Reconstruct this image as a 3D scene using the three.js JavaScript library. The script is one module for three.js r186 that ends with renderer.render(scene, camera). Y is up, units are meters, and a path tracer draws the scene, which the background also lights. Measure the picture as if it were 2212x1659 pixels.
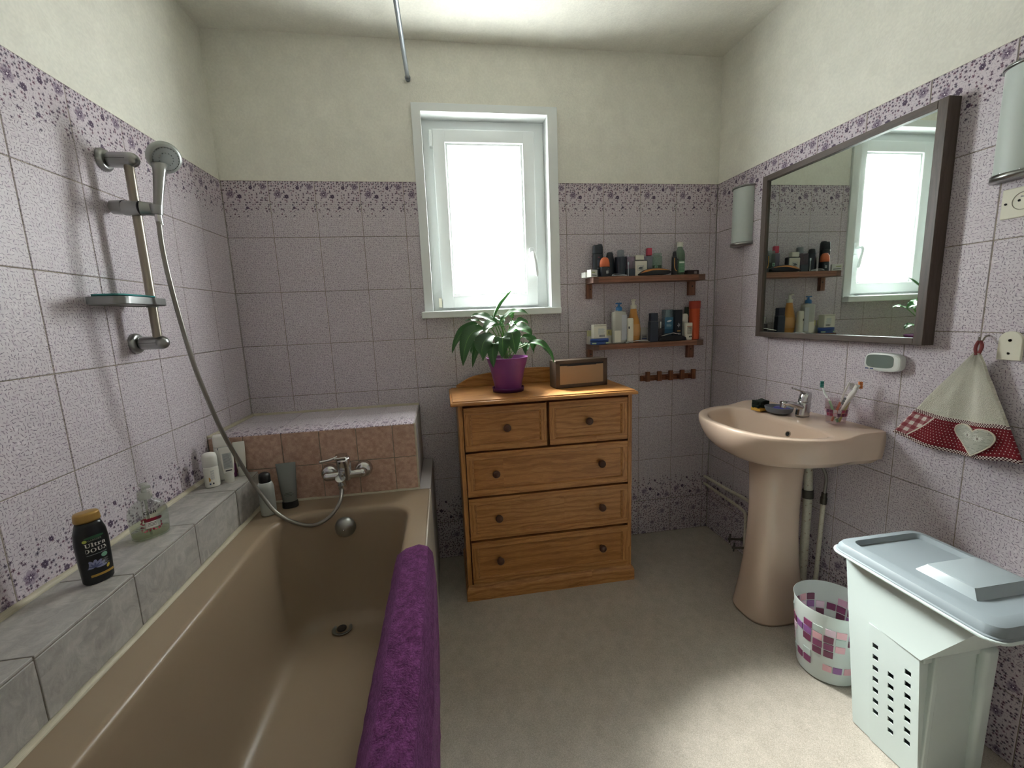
import * as THREE from 'three';
import { RoundedBoxGeometry } from 'three/addons/geometries/RoundedBoxGeometry.js';
import { mergeGeometries, mergeVertices, toCreasedNormals } from 'three/addons/utils/BufferGeometryUtils.js';
import { RectAreaLightUniformsLib } from 'three/addons/lights/RectAreaLightUniformsLib.js';

// ---------------------------------------------------------------- camera, sky, sun, daylight, exposure
// back wall: z = 0, left wall: x = 0, right wall: x = XR, floor: y = 0
const F = 923.72, XR = 2.449, ZF = 2.9, YC = 2.575, YT = 1.957;
const scene = new THREE.Scene();
const camera = new THREE.PerspectiveCamera(2 * Math.atan(829.5 / F) * 180 / Math.PI, 2212 / 1659, 0.02, 200);
camera.position.set(0.951, 1.3046, 2.22);
camera.rotation.set(-0.15786, -0.15218, -0.03926, 'YXZ');
camera.updateMatrixWorld();
const renderer = new THREE.WebGLRenderer();
renderer.toneMapping = THREE.LinearToneMapping;
renderer.toneMappingExposure = 1.52;
renderer.shadowMap.enabled = true;
RectAreaLightUniformsLib.init();
scene.background = new THREE.Color().setRGB(4.1, 4.5, 4.7);
const SUN = new THREE.Vector3(0.44, -1, 0.95);
const sun = new THREE.DirectionalLight(new THREE.Color().setRGB(1, 0.97, 0.93), 98);
sun.position.set(1.2 - SUN.x * 4, 1.8 - SUN.y * 4, -SUN.z * 4);
sun.target.position.set(1.2, 1.8, 0);
sun.castShadow = true; sun.shadow.radius = 50;
Object.assign(sun.shadow.camera, { left: -3, right: 3, top: 3, bottom: -3, near: 0.5, far: 9 });
sun.shadow.mapSize.set(2048, 2048);
scene.add(sun, sun.target);
// daylight scattered into the room by the frosted pane
const day = new THREE.RectAreaLight(new THREE.Color().setRGB(0.98, 1, 0.99), 6.6, 0.355, 0.71);
day.position.set(1.209, 1.785, -0.0885); day.lookAt(1.209, 1.785, 3);
scene.add(day);

// ---------------------------------------------------------------- helpers
let seed = 7;
const rnd = () => { seed = (seed * 1664525 + 1013904223) >>> 0; return seed / 4294967296; };
const reseed = (s) => { seed = s >>> 0; };
const rr = (a, b) => a + (b - a) * rnd();
const V = (x, y, z) => new THREE.Vector3(x, y, z);
// the point where the sight line of a photo pixel meets the plane axis = value
function at(px, py, axis, value) {
  const d = V((px - 1106) / F, -(py - 829.5) / F, -1).applyQuaternion(camera.quaternion), o = camera.position;
  return d.multiplyScalar((value - o[axis]) / d[axis]).add(o);
}
const used = {};
const numbered = (n) => { const k = used[n] = (used[n] ?? -1) + 1; return k ? `${n}_${String(k).padStart(3, '0')}` : n; };
function tag(o, label, category, group, kind) {
  o.userData.label = label; o.userData.category = category;
  if (group) o.userData.group = group;
  if (kind) o.userData.kind = kind;
  return o;
}
function thing(name, label, category, pos = [0, 0, 0], turn = 0, group, kind) {
  const o = new THREE.Group(); o.name = numbered(name); scene.add(o);
  o.position.set(...pos); o.rotation.y = turn;
  return tag(o, label, category, group, kind);
}
const geo1 = (g) => {
  if (!Array.isArray(g)) return g;
  const any = g.some((x) => !x.index);
  const list = g.map((x) => { const y = any && x.index ? x.toNonIndexed() : x; for (const k of Object.keys(y.attributes)) if (!['position', 'normal', 'uv'].includes(k)) y.deleteAttribute(k); return y; });
  return mergeGeometries(list);
};
function part(name, g, mat, parent, label, kind) {
  const m = new THREE.Mesh(geo1(g), mat); m.name = name; m.castShadow = m.receiveShadow = true;
  if (label) m.userData.label = label;
  if (kind) m.userData.kind = kind;
  parent.add(m); return m;
}
const T = (g, x = 0, y = 0, z = 0, rx = 0, ry = 0, rz = 0) => {
  if (rx || ry || rz) g.applyMatrix4(new THREE.Matrix4().makeRotationFromEuler(new THREE.Euler(rx, ry, rz)));
  return g.translate(x, y, z);
};
const box = (w, h, d, b = 0) => b ? new RoundedBoxGeometry(w, h, d, 2, Math.min(b, w / 2.01, h / 2.01, d / 2.01)) : new THREE.BoxGeometry(w, h, d);
// box given by its corners
const span = (x0, x1, y0, y1, z0, z1, b = 0) => T(box(x1 - x0, y1 - y0, z1 - z0, b), (x0 + x1) / 2, (y0 + y1) / 2, (z0 + z1) / 2);
const cyl = (r0, r1, h, n = 20, open = false) => new THREE.CylinderGeometry(r1, r0, h, n, 1, open);   // r0 below, r1 above
const rod = (a, b, r, n = 12) => { const d = b.clone().sub(a), g = new THREE.CylinderGeometry(r, r, d.length(), n); g.applyQuaternion(new THREE.Quaternion().setFromUnitVectors(V(0, 1, 0), d.clone().normalize())); return g.translate((a.x + b.x) / 2, (a.y + b.y) / 2, (a.z + b.z) / 2); };
const lathe = (pts, n = 28) => new THREE.LatheGeometry(pts.map(([r, y]) => new THREE.Vector2(Math.max(r, 1e-5), y)), n);
const sphere = (r, n = 16) => new THREE.SphereGeometry(r, n, Math.max(6, n / 2 | 0));
const tube = (pts, r, seg = 40, n = 8) => new THREE.TubeGeometry(new THREE.CatmullRomCurve3(pts), seg, r, n, false);
// uv in metres from the position, u along the grain
function uvBox(g, grain = 'x', s = 1, off = 0) {
  if (!g.attributes.normal) g.computeVertexNormals();
  const p = g.attributes.position, n = g.attributes.normal, uv = new Float32Array(p.count * 2);
  for (let i = 0; i < p.count; i++) {
    const P = { x: p.getX(i), y: p.getY(i), z: p.getZ(i) }, N = [Math.abs(n.getX(i)), Math.abs(n.getY(i)), Math.abs(n.getZ(i))];
    const out = N[0] > N[1] && N[0] > N[2] ? 'x' : N[1] > N[2] ? 'y' : 'z';
    let rest = ['x', 'y', 'z'].filter((k) => k !== out);
    if (rest[1] === grain) rest = [rest[1], rest[0]];
    uv[2 * i] = P[rest[0]] * s + off * 0.37; uv[2 * i + 1] = P[rest[1]] * s + off * 0.61;
  }
  g.setAttribute('uv', new THREE.BufferAttribute(uv, 2)); return g;
}
// a surface through rings of points
function loft(rings, { close = true, cap0 = false, cap1 = false, crease = 0 } = {}) {
  const n = rings[0].length, pos = [], uv = [], idx = [], m = close ? n : n - 1;
  rings.forEach((r, j) => r.forEach((p, i) => { pos.push(p.x, p.y, p.z); uv.push(i / n, j / (rings.length - 1)); }));
  for (let j = 0; j < rings.length - 1; j++) for (let i = 0; i < m; i++) {
    const a = j * n + i, b = j * n + (i + 1) % n, c = a + n, d = b + n;
    idx.push(a, b, d, a, d, c);
  }
  const cap = (j, flip) => {
    const c = rings[j].reduce((s, p) => s.add(p), V(0, 0, 0)).divideScalar(n), k = pos.length / 3;
    pos.push(c.x, c.y, c.z); uv.push(0.5, 0.5);
    for (let i = 0; i < n; i++) { const a = j * n + i, b = j * n + (i + 1) % n; flip ? idx.push(k, b, a) : idx.push(k, a, b); }
  };
  if (cap0) cap(0, true);
  if (cap1) cap(rings.length - 1, false);
  let g = new THREE.BufferGeometry();
  g.setAttribute('position', new THREE.Float32BufferAttribute(pos, 3)); g.setAttribute('uv', new THREE.Float32BufferAttribute(uv, 2)); g.setIndex(idx);
  g.computeVertexNormals();
  return crease ? toCreasedNormals(g, crease) : g;
}
// rounded rectangle in the xz plane
function rrect(cx, cz, hw, hd, r, y, n = 8) {
  const out = [];
  r = Math.min(r, hw, hd);
  for (const [sx, sz, a0] of [[1, 1, 0], [-1, 1, 1], [-1, -1, 2], [1, -1, 3]])
    for (let i = 0; i <= n; i++) { const a = (a0 + i / n) * Math.PI / 2; out.push(V(cx + sx * (hw - r) + r * Math.cos(a), y, cz + sz * (hd - r) + r * Math.sin(a))); }
  return out.reverse();
}
const ring = (f, n = 48) => Array.from({ length: n }, (_, i) => f(-i / n * 2 * Math.PI));
const superell = (cx, cz, a, b, e, y, n = 48) => ring((t) => { const c = Math.cos(t), s = Math.sin(t); return V(cx + a * Math.sign(c) * Math.abs(c) ** (2 / e), y, cz + b * Math.sign(s) * Math.abs(s) ** (2 / e)); }, n);
// bottle with an oval or square section: rows of [y, half width, half depth]
const oval = (rows, e = 2, n = 32) => loft(rows.map(([y, a, b]) => superell(0, 0, a, b ?? a, e, y, n)), { cap0: true, cap1: true });
const shapeOf = (pts) => { const s = new THREE.Shape(); pts.forEach(([x, y], i) => (i ? s.lineTo(x, y) : s.moveTo(x, y))); return s; };
const extrude = (s, d, b = 0) => new THREE.ExtrudeGeometry(s, { depth: d, bevelEnabled: b > 0, bevelSize: b, bevelThickness: b, bevelOffset: -b, bevelSegments: 2, curveSegments: 12 });

// ---------------------------------------------------------------- textures and materials
function canvasTex(w, h, draw, { repeat, srgb = true } = {}) {
  const c = document.createElement('canvas'); c.width = w; c.height = h;
  draw(c.getContext('2d'), w, h);
  const t = new THREE.CanvasTexture(c);
  if (srgb) t.colorSpace = THREE.SRGBColorSpace;
  t.magFilter = THREE.LinearFilter;
  if (repeat) { t.wrapS = t.wrapT = THREE.RepeatWrapping; t.repeat.set(...repeat); }
  return t;
}
const hex = (c) => new THREE.Color(c);
const cache = {};
function std(color, roughness = 0.5, metalness = 0, extra = {}) {
  const key = color + '|' + roughness + '|' + metalness + '|' + JSON.stringify(extra);
  return cache[key] ??= new THREE.MeshPhysicalMaterial({ color, roughness, metalness, ...extra });
}
const mapped = (map, roughness = 0.5, extra = {}) => new THREE.MeshPhysicalMaterial({ map, roughness, ...extra });
const glassy = (color, roughness = 0.06, o = 1) => std(color, roughness, 0, { transmission: o, thickness: 0, ior: 1.45 });
// smooth value noise that wraps
function noiseGrid(n, s) { reseed(s); const a = Array.from({ length: n * n }, rnd); return (x, y) => { x = ((x % 1) + 1) % 1 * n; y = ((y % 1) + 1) % 1 * n; const i = Math.floor(x), j = Math.floor(y), u = x - i, v = y - j, k = (p, q) => a[(q % n) * n + p % n], f = u * u * (3 - 2 * u), g = v * v * (3 - 2 * v); return (k(i, j) * (1 - f) + k(i + 1, j) * f) * (1 - g) + (k(i, j + 1) * (1 - f) + k(i + 1, j + 1) * f) * g; }; }
function pixelTex(w, h, f, repeat, srgb = true) {
  const d = new Uint8Array(w * h * 4);
  for (let j = 0; j < h; j++) for (let i = 0; i < w; i++) { const c = f(i / w, j / h); for (let k = 0; k < 3; k++) d[(j * w + i) * 4 + k] = Math.max(0, Math.min(255, c[k])); d[(j * w + i) * 4 + 3] = 255; }
  const t = new THREE.DataTexture(d, w, h); if (srgb) t.colorSpace = THREE.SRGBColorSpace;
  t.magFilter = THREE.LinearFilter; t.wrapS = t.wrapT = THREE.RepeatWrapping; if (repeat) t.repeat.set(...repeat); t.needsUpdate = true; return t;
}
const grey = (v) => [v, v, v];

// lilac wall tiles with printed flecks and flowers
const TILE_BASE = '#cbc2c8';
function flecks(g, w, h) {
  g.fillStyle = TILE_BASE; g.fillRect(0, 0, w, h);
  for (let i = 0; i < 500; i++) { g.fillStyle = `rgba(${rnd() < 0.5 ? '226,218,222' : '190,172,186'},0.35)`; g.beginPath(); g.arc(rnd() * w, rnd() * h, rr(3, 9), 0, 7); g.fill(); }
  g.lineCap = 'round';
  for (let y = 3; y < h; y += 17) for (let x = 3; x < w; x += 16) {
    const X = x + rr(-5, 5), Y = y + rr(-5, 5), a = rr(-0.5, 2.2), l = rr(3.2, 6.6);
    g.strokeStyle = `rgba(${rnd() < 0.5 ? '92,82,98' : '104,90,104'},${rr(0.55, 0.9)})`; g.lineWidth = rr(2, 3.4);
    g.beginPath(); g.moveTo(X - l * Math.cos(a), Y - l * Math.sin(a)); g.quadraticCurveTo(X + rr(-3, 3), Y + rr(-3, 3), X + l * Math.cos(a), Y + l * Math.sin(a)); g.stroke();
  }
}
function flower(g, x, y, r, dark, big) {
  const n = big ? 6 : 5, a0 = rnd() * 6;
  for (let i = 0; i < n; i++) {
    const a = a0 + i / n * 2 * Math.PI;
    g.fillStyle = dark; g.beginPath(); g.ellipse(x + Math.cos(a) * r * 0.55, y + Math.sin(a) * r * 0.55, r * 0.52, r * (big ? 0.42 : 0.26), a, 0, 7); g.fill();
  }
  if (big) {
    g.fillStyle = 'rgba(70,52,78,0.85)'; for (let i = 0; i < 8; i++) { const a = i / 8 * 6.28; g.beginPath(); g.ellipse(x + Math.cos(a) * r * 0.28, y + Math.sin(a) * r * 0.28, r * 0.26, r * 0.07, a, 0, 7); g.fill(); }
    g.fillStyle = '#e9e2e6'; g.beginPath(); g.arc(x, y, r * 0.13, 0, 7); g.fill();
  } else { g.fillStyle = 'rgba(58,40,62,0.9)'; g.beginPath(); g.arc(x, y, r * 0.36, 0, 7); g.fill(); }
}
// reach: how far down the flowers come; two hundred by two hundred and fifty millimetres are 400 by 500 pixels
function flowerTile(reach, s, full) {
  return canvasTex(400, 500, (g, w, h) => {
    reseed(s); flecks(g, w, h);
    g.fillStyle = 'rgba(206,194,202,0.55)'; g.fillRect(0, 0, w, full ? h : h * reach * 0.6);
    const cols = ['rgba(94,80,98,0.85)', 'rgba(106,84,100,0.85)', 'rgba(88,84,98,0.8)', 'rgba(116,78,94,0.8)'];
    let i = 0;
    for (let y = 6; y < h * reach; y += 20) for (let x = 6; x < w; x += 21) {
      const t = full ? 0.25 : y / (h * reach);
      if (rnd() > 0.95 - 0.85 * t ** 1.1) continue;
      flower(g, Math.min(w - 8, Math.max(8, x + rr(-7, 7))), Math.max(6, y + rr(-6, 6)), rr(5.5, 9.5), cols[i++ % 4], false);
    }
    const bigs = full ? [[90, 80, 26], [300, 150, 30], [180, 280, 28], [330, 380, 24], [70, 400, 26]] : [[75, 118, 34], [150, 138, 18], [355, 52, 30], [250, 60, 16], [205, 236, 12]];
    for (const [x, y, r] of bigs) flower(g, x, y, r, r > 20 ? 'rgba(126,110,130,0.5)' : 'rgba(72,56,80,0.85)', true);
  });
}
const tTop = flowerTile(0.62, 11), tLow = flowerTile(0.6, 12), tFull = flowerTile(1, 13, true);
const tPlain = [21, 22].map((s) => canvasTex(400, 500, (g, w, h) => { reseed(s); flecks(g, w, h); }));
const glaze = { specularIntensity: 0.6 };
const matTop = mapped(tTop, 0.42, glaze), matFull = mapped(tFull, 0.42, glaze), matLow = mapped(tLow, 0.42, glaze), matPlain = tPlain.map((t) => mapped(t, 0.42, glaze));
const nz = noiseGrid(64, 3), nz2 = noiseGrid(16, 4), nz3 = noiseGrid(128, 5), nzF = noiseGrid(256, 6);
const grout = mapped(pixelTex(256, 256, (u, v) => { const k = nz(u, v) * 0.6 + nz2(u * 2, v * 2) * 0.6; const d = 0.82 + 0.3 * k; return [138 * d, 128 * d, 114 * d]; }, [2, 2]), 0.9);
const paint = mapped(pixelTex(256, 256, (u, v) => { const k = 232 + (nz3(u, v) - 0.5) * 9 + (nz2(u, v) - 0.5) * 7; return [k, k * 0.992, k * 0.945]; }, [1.5, 1.5]), 0.85, { bumpMap: pixelTex(256, 256, (u, v) => grey(255 * nzF(u, v)), [1.5, 1.5], false), bumpScale: 0.0006 });
const ceilPaint = paint;
const vinyl = mapped(pixelTex(512, 512, (u, v) => { const k = (nzF(u, v) - 0.5) * 30 + (nzF(u * 2 + 0.3, v * 2) - 0.5) * 26 + (nz2(u, v) - 0.5) * 10; return [177 + k, 168 + k, 156 + k]; }, [2.4, 2.4]), 0.55);
const pvc = std('#e9edec', 0.35), pvcDark = std('#c9cdca', 0.5);
const chrome = std('#c9c9c9', 0.16, 1), chromeDull = std('#a3a5a3', 0.3, 1), steel = std('#9c9488', 0.34, 1);
const black = std('#17171a', 0.4), blackMatt = std('#1b1b1d', 0.8), white = std('#e9e7df', 0.45), cream = std('#dcd8c6', 0.5), darkHole = std('#0c0b0b', 0.9);
// pine and dark wood: the grain runs along u
function woodTex(base, dark, light, s, rings = 9) {
  const a = noiseGrid(32, s), b = noiseGrid(128, s + 1);
  return pixelTex(1024, 512, (u, v) => {
    const w = v + 0.022 * (a(u * 0.3, v) - 0.5) + 0.006 * (a(u * 1.2, v * 2) - 0.5);
    let k = 0.5 + 0.5 * Math.sin((w * rings + 0.4 * a(u * 0.25 + 0.2, w * 0.7)) * 6.283 * 2);
    k = k ** 2.2 * 0.4 + b(u * 0.3, w * 4) * 0.45 + b(u * 0.12, w * 9) * 0.4 - 0.16;
    return [0, 1, 2].map((c) => base[c] + (dark[c] - base[c]) * Math.max(0, k) + (light[c] - base[c]) * Math.max(0, a(u * 0.7, v * 3) - 0.6));
  }, [1.1, 2.2]);
}
const pine = mapped(woodTex([200, 144, 82], [138, 84, 38], [214, 164, 102], 31), 0.42), pine2 = mapped(woodTex([194, 136, 74], [142, 88, 42], [208, 152, 90], 41, 6), 0.42);
const oak = mapped(woodTex([150, 104, 80], [104, 66, 50], [166, 120, 92], 61, 12), 0.5), oakEnd = mapped(woodTex([122, 92, 78], [92, 66, 56], [134, 102, 86], 71, 20), 0.6), oakHook = mapped(woodTex([140, 86, 54], [92, 54, 34], [156, 100, 64], 75, 14), 0.5);
const bathMat = std('#96836d', 0.34, 0, { specularIntensity: 0.8 }), basinMat = std('#d2bba8', 0.1, 0, { specularIntensity: 0.9 });
const sealant = mapped(pixelTex(128, 128, (u, v) => { const k = nz(u * 0.5, v) * 26 + nz2(u, v) * 20; return [170 + k * 0.8, 163 + k * 0.75, 144 + k * 0.65]; }, [3, 3]), 0.55);
const marble = [81, 82, 83].map((s) => { const a = noiseGrid(16, s), b = noiseGrid(64, s + 20); return mapped(pixelTex(256, 256, (u, v) => { const w = u + 0.25 * (a(u, v * 0.5) - 0.5), k = (a(w * 0.6, v) - 0.5) * 46 + (b(w, v * 0.6) - 0.5) * 26 + (nzF(u, v) - 0.5) * 14; return [167 + k * 0.6, 163 + k * 0.6, 158 + k * 0.58]; }, [3, 3]), 0.45); });
const clay = [91, 92, 93].map((s) => { const a = noiseGrid(16, s), b = noiseGrid(64, s + 20); return mapped(pixelTex(256, 256, (u, v) => { const k = (a(u, v) - 0.5) * 30 + (b(u, v) - 0.5) * 16 + (nzF(u, v) - 0.5) * 12; return [190 + k, 156 + k, 138 + k]; }, [5, 5]), 0.4); });
const plainGrey = std('#a39c9a', 0.6), panelWhite = std('#c9c2b6', 0.4);

// ---------------------------------------------------------------- the room shell
const TH = 0.006, GAP = 0.0009;   // tiles stand 6 mm proud of the wall bed
// one tile: a chamfered slab; p0..p1 along the wall, q0..q1 up; uv from its place in its own cell
function tileGeo(w, h, t, u0, u1, v0, v1) {
  const c = Math.min(0.0016, w / 3, h / 3), X = w / 2, Y = h / 2, pos = [], uv = [], idx = [];
  const R = [[X, Y, 0], [X, Y, t - c], [X - c, Y - c, t]];
  R.forEach(([x, y, z]) => [[-x, -y], [x, -y], [x, y], [-x, y]].forEach(([a, b]) => { pos.push(a, b, z); uv.push(u0 + (u1 - u0) * (a / w + 0.5), v0 + (v1 - v0) * (b / h + 0.5)); }));
  for (let j = 0; j < 2; j++) for (let i = 0; i < 4; i++) { const a = j * 4 + i, b = j * 4 + (i + 1) % 4; idx.push(a, b, b + 4, a, b + 4, a + 4); }
  idx.push(8, 9, 10, 8, 10, 11);
  const g = new THREE.BufferGeometry(); g.setAttribute('position', new THREE.Float32BufferAttribute(pos, 3)); g.setAttribute('uv', new THREE.Float32BufferAttribute(uv, 2)); g.setIndex(idx);
  return toCreasedNormals(g, 0.3);
}
const tileCache = {};
function tile(wall, place, cell, piece, mat, name = 'tile') {
  const [a0, a1, b0, b1] = piece.map((v, i) => v + (i % 2 ? -GAP : GAP)), W = cell[1] - cell[0], H = cell[3] - cell[2];
  if (a1 - a0 < 0.004 || b1 - b0 < 0.004) return;
  const q = [a1 - a0, b1 - b0, (a0 - cell[0]) / W, (a1 - cell[0]) / W, (b0 - cell[2]) / H, (b1 - cell[2]) / H], key = q.map((v) => v.toFixed(3)).join();
  const m = part(name, tileCache[key] ??= tileGeo(q[0], q[1], TH, q[2], q[3], q[4], q[5]), mat, wall);
  place(m, (a0 + a1) / 2, (b0 + b1) / 2);
}
const floor = part('floor', uvBox(span(-0.2, XR + 0.2, -0.15, 0, -0.25, ZF + 0.2)), vinyl, scene); tag(floor, 'beige grey speckled vinyl floor', 'floor', null, 'structure');
const ceiling = part('ceiling', uvBox(span(-0.2, XR + 0.2, YC, YC + 0.15, -0.25, ZF + 0.2)), ceilPaint, scene); tag(ceiling, 'plain off-white painted ceiling', 'ceiling', null, 'structure');
// window opening in the back wall
const WX0 = 0.905, WX1 = 1.518, WY0 = 1.344, WY1 = 2.27;
const wb = shapeOf([[-0.2, 0], [XR + 0.2, 0], [XR + 0.2, YC], [-0.2, YC]]); wb.holes.push(new THREE.Path([[WX0, WY0], [WX0, WY1], [WX1, WY1], [WX1, WY0]].map(([x, y]) => new THREE.Vector2(x, y))));
const wallBack = part('wall_back', T(extrude(wb, 0.22), 0, 0, -0.22 - TH), paint, scene); tag(wallBack, 'back wall around the window, lilac flecked tiles below white paint', 'wall', null, 'structure');
const wallLeft = part('wall_left', uvBox(span(-0.2, -TH, 0, YC, -0.1, ZF + 0.1)), paint, scene); tag(wallLeft, 'wall beside the bath, lilac flecked tiles below white paint', 'wall', null, 'structure');
const wallRight = part('wall_right', uvBox(span(XR + TH, XR + 0.2, 0, YC, -0.1, ZF + 0.1)), paint, scene); tag(wallRight, 'wall behind the washbasin, lilac flecked tiles below white paint', 'wall', null, 'structure');
const wallFront = part('wall_front', uvBox(span(-0.2, XR + 0.2, 0, YC, ZF, ZF + 0.2)), paint, scene); tag(wallFront, 'plain white painted wall facing the window', 'wall', null, 'structure');
// the bed of grout under the tiles
part('grout_bed', [span(0, WX0 - 0.03, 0, YT, -TH, -0.0014), span(WX1 + 0.03, XR, 0, YT, -TH, -0.0014), span(WX0 - 0.03, WX1 + 0.03, 0, WY0 - 0.03, -TH, -0.0014)].map((g) => uvBox(g)), grout, wallBack);
part('grout_bed', uvBox(span(-TH, -0.0014, 0, YT, 0, ZF)), grout, wallLeft);
part('grout_bed', uvBox(span(XR + 0.0014, XR + TH, 0, YT, 0, ZF)), grout, wallRight);
const rowsY = Array.from({ length: 9 }, (_, j) => Math.max(0, YT - 0.25 * j));
const PW = 0.2011;
const matOf = (row, k, side) => row === 0 ? matTop : side === 'left' && row === 4 ? matLow : row === 6 ? matLow : row === 7 ? matFull : matPlain[(k * 7 + row * 3) % 2];
// the lower border is the upper one turned upside down
const flipped = (row, side) => (row === 6 || (side === 'left' && row === 4));
for (let j = 0; j < 8; j++) for (let i = 0; i < 13; i++) {
  const x0 = i ? 0.1985 + (i - 1) * PW : 0, x1 = Math.min(XR, 0.1985 + i * PW), y1 = rowsY[j], y0 = rowsY[j + 1], full = [x1 - PW, x0 + PW, y1 - 0.25, y1];
  const cell = [i ? x0 : x1 - PW, i ? x0 + PW : x1, y1 - 0.25, y1], c2 = flipped(j) ? [cell[0], cell[1], cell[3], cell[2]] : cell;
  const place = (m, a, b) => m.position.set(a, b, -TH), m = matOf(j, i);
  const L = Math.max(x0, 0), lo = x1 <= 0.81 ? Math.max(y0, 0.868) : y0;
  if (lo >= y1) continue;
  const wx0 = 0.868, wx1 = 1.562, wy0 = 1.312;
  if (y1 > wy0 && x1 > wx0 && x0 < wx1) {
    if (x0 < wx0) tile(wallBack, place, c2, [L, wx0, lo, y1], m);
    if (x1 > wx1) tile(wallBack, place, c2, [wx1, x1, lo, y1], m);
    if (lo < wy0) tile(wallBack, place, c2, [Math.max(L, wx0), Math.min(x1, wx1), lo, wy0], m);
  } else tile(wallBack, place, c2, [L, x1, lo, y1], m);
}
for (const side of ['left', 'right']) for (let j = 0; j < 8; j++) for (let i = 0; i < 15; i++) {
  const s0 = side === 'left' ? 0.0068 : 0.0212, z0 = i ? s0 + (i - 1) * PW : 0, z1 = Math.min(ZF, s0 + i * PW), y1 = rowsY[j];
  let y0 = rowsY[j + 1];
  if (side === 'left') y0 = Math.max(y0, z1 < 0.42 ? 0.868 : 0.716);
  if (y0 >= y1 || z0 >= z1) continue;
  const cell = [i ? z0 : z1 - PW, i ? z0 + PW : z1, y1 - 0.25, y1], c2 = flipped(j, side) ? [cell[0], cell[1], cell[3], cell[2]] : cell;
  const w = side === 'left' ? wallLeft : wallRight;
  // seen from inside, u runs left to right on either wall
  if (side === 'left') { const c = [-c2[1], -c2[0], c2[2], c2[3]]; tile(w, (m, a, b) => { m.position.set(-TH, b, -a); m.rotation.y = Math.PI / 2; }, c, [-z1, -z0, y0, y1], matOf(j, i, side)); }
  else tile(w, (m, a, b) => { m.position.set(XR + TH, b, a); m.rotation.y = -Math.PI / 2; }, c2, [z0, z1, y0, y1], matOf(j, i, side));
}

// ---------------------------------------------------------------- window
const win = thing('window_1', 'white framed window with frosted glass above the dresser', 'window', [0, 0, 0], 0, null, 'structure');
const frameRing = (x0, x1, y0, y1, w, z0, z1, b = 0.003) => [span(x0, x0 + w, y0, y1, z0, z1, b), span(x1 - w, x1, y0, y1, z0, z1, b), span(x0 + w * 0.9, x1 - w * 0.9, y1 - w, y1, z0, z1, b), span(x0 + w * 0.9, x1 - w * 0.9, y0, y0 + w, z0, z1, b)];
part('casing', [span(0.864, 0.907, 1.335, 2.305, -0.006, 0.009, 0.002), span(1.516, 1.566, 1.335, 2.305, -0.006, 0.009, 0.002), span(0.9, 1.52, 2.268, 2.305, -0.006, 0.009, 0.002)], pvc, win);
part('lining', [span(0.895, 0.906, 1.33, 2.28, -0.2, -0.002), span(1.517, 1.528, 1.33, 2.28, -0.2, -0.002), span(0.895, 1.528, 2.269, 2.28, -0.2, -0.002), span(0.895, 1.528, 1.33, 1.345, -0.2, 0.0)], pvc, win);
part('frame', frameRing(0.906, 1.517, 1.345, 2.27, 0.055, -0.15, -0.085), pvc, win);
const sash = part('sash', frameRing(0.953, 1.463, 1.357, 2.222, 0.062, -0.14, -0.062, 0.006), pvc, win);
part('glazing_bead', frameRing(1.012, 1.404, 1.414, 2.163, 0.014, -0.1, -0.072, 0.005), pvc, sash);
const paneMat = new THREE.MeshPhysicalMaterial({ color: '#f4fbfb', roughness: 0.72, transmission: 1, thickness: 0, ior: 1.5 });
const pane = part('pane', T(new THREE.PlaneGeometry(0.372, 0.728), 1.209, 1.787, -0.09), paneMat, win, 'frosted glass pane');
part('sticker', T(new THREE.RingGeometry(0.022, 0.036, 28), 1.087, 2.09, -0.0872), std('#d6c98e', 0.6, 0, { transmission: 0.6, thickness: 0 }), pane, 'round sticker on the glass');
part('sticker', T(new THREE.CircleGeometry(0.021, 28), 1.087, 2.09, -0.0872), std('#8fc4d8', 0.6, 0, { transmission: 0.6, thickness: 0 }), pane);
part('hinge_cover', span(0.938, 0.955, 2.14, 2.215, -0.09, -0.058, 0.004), pvc, win);
part('hinge_cover', span(0.935, 0.952, 1.36, 1.41, -0.09, -0.056, 0.004), cream, win);
const hd = part('handle_plate', T(extrude(shapeOf(ring((t) => V(0.014 * Math.sign(Math.cos(t)) * Math.abs(Math.cos(t)) ** 0.5, 0.034 * Math.sign(Math.sin(t)) * Math.abs(Math.sin(t)) ** 0.5, 0), 24).map((p) => [p.x, p.y]).reverse()), 0.008, 0.002), 1.433, 1.62, -0.062), pvc, win);
part('handle', [T(cyl(0.009, 0.009, 0.04), 1.433, 1.622, -0.038, Math.PI / 2), tube([V(1.433, 1.626, -0.02), V(1.435, 1.61, -0.012), V(1.442, 1.57, -0.012), V(1.449, 1.512, -0.016)], 0.0095, 20, 10), T(sphere(0.0095), 1.449, 1.512, -0.016)], pvc, hd);
part('window_sill', [span(0.849, 1.56, 1.308, 1.341, -0.05, 0.042, 0.004)], pvc, win);
// iron bars outside, dim through the frosted glass
for (const y of [1.56, 1.97]) part('security_bar', span(0.9, 1.53, y - 0.007, y + 0.007, -0.202, -0.188), std('#3d4450', 0.6), win);
for (const x of [1.09, 1.27]) part('security_bar', T(cyl(0.007, 0.007, 0.93, 10), x, 1.808, -0.206), std('#3d4450', 0.6), win);

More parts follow.
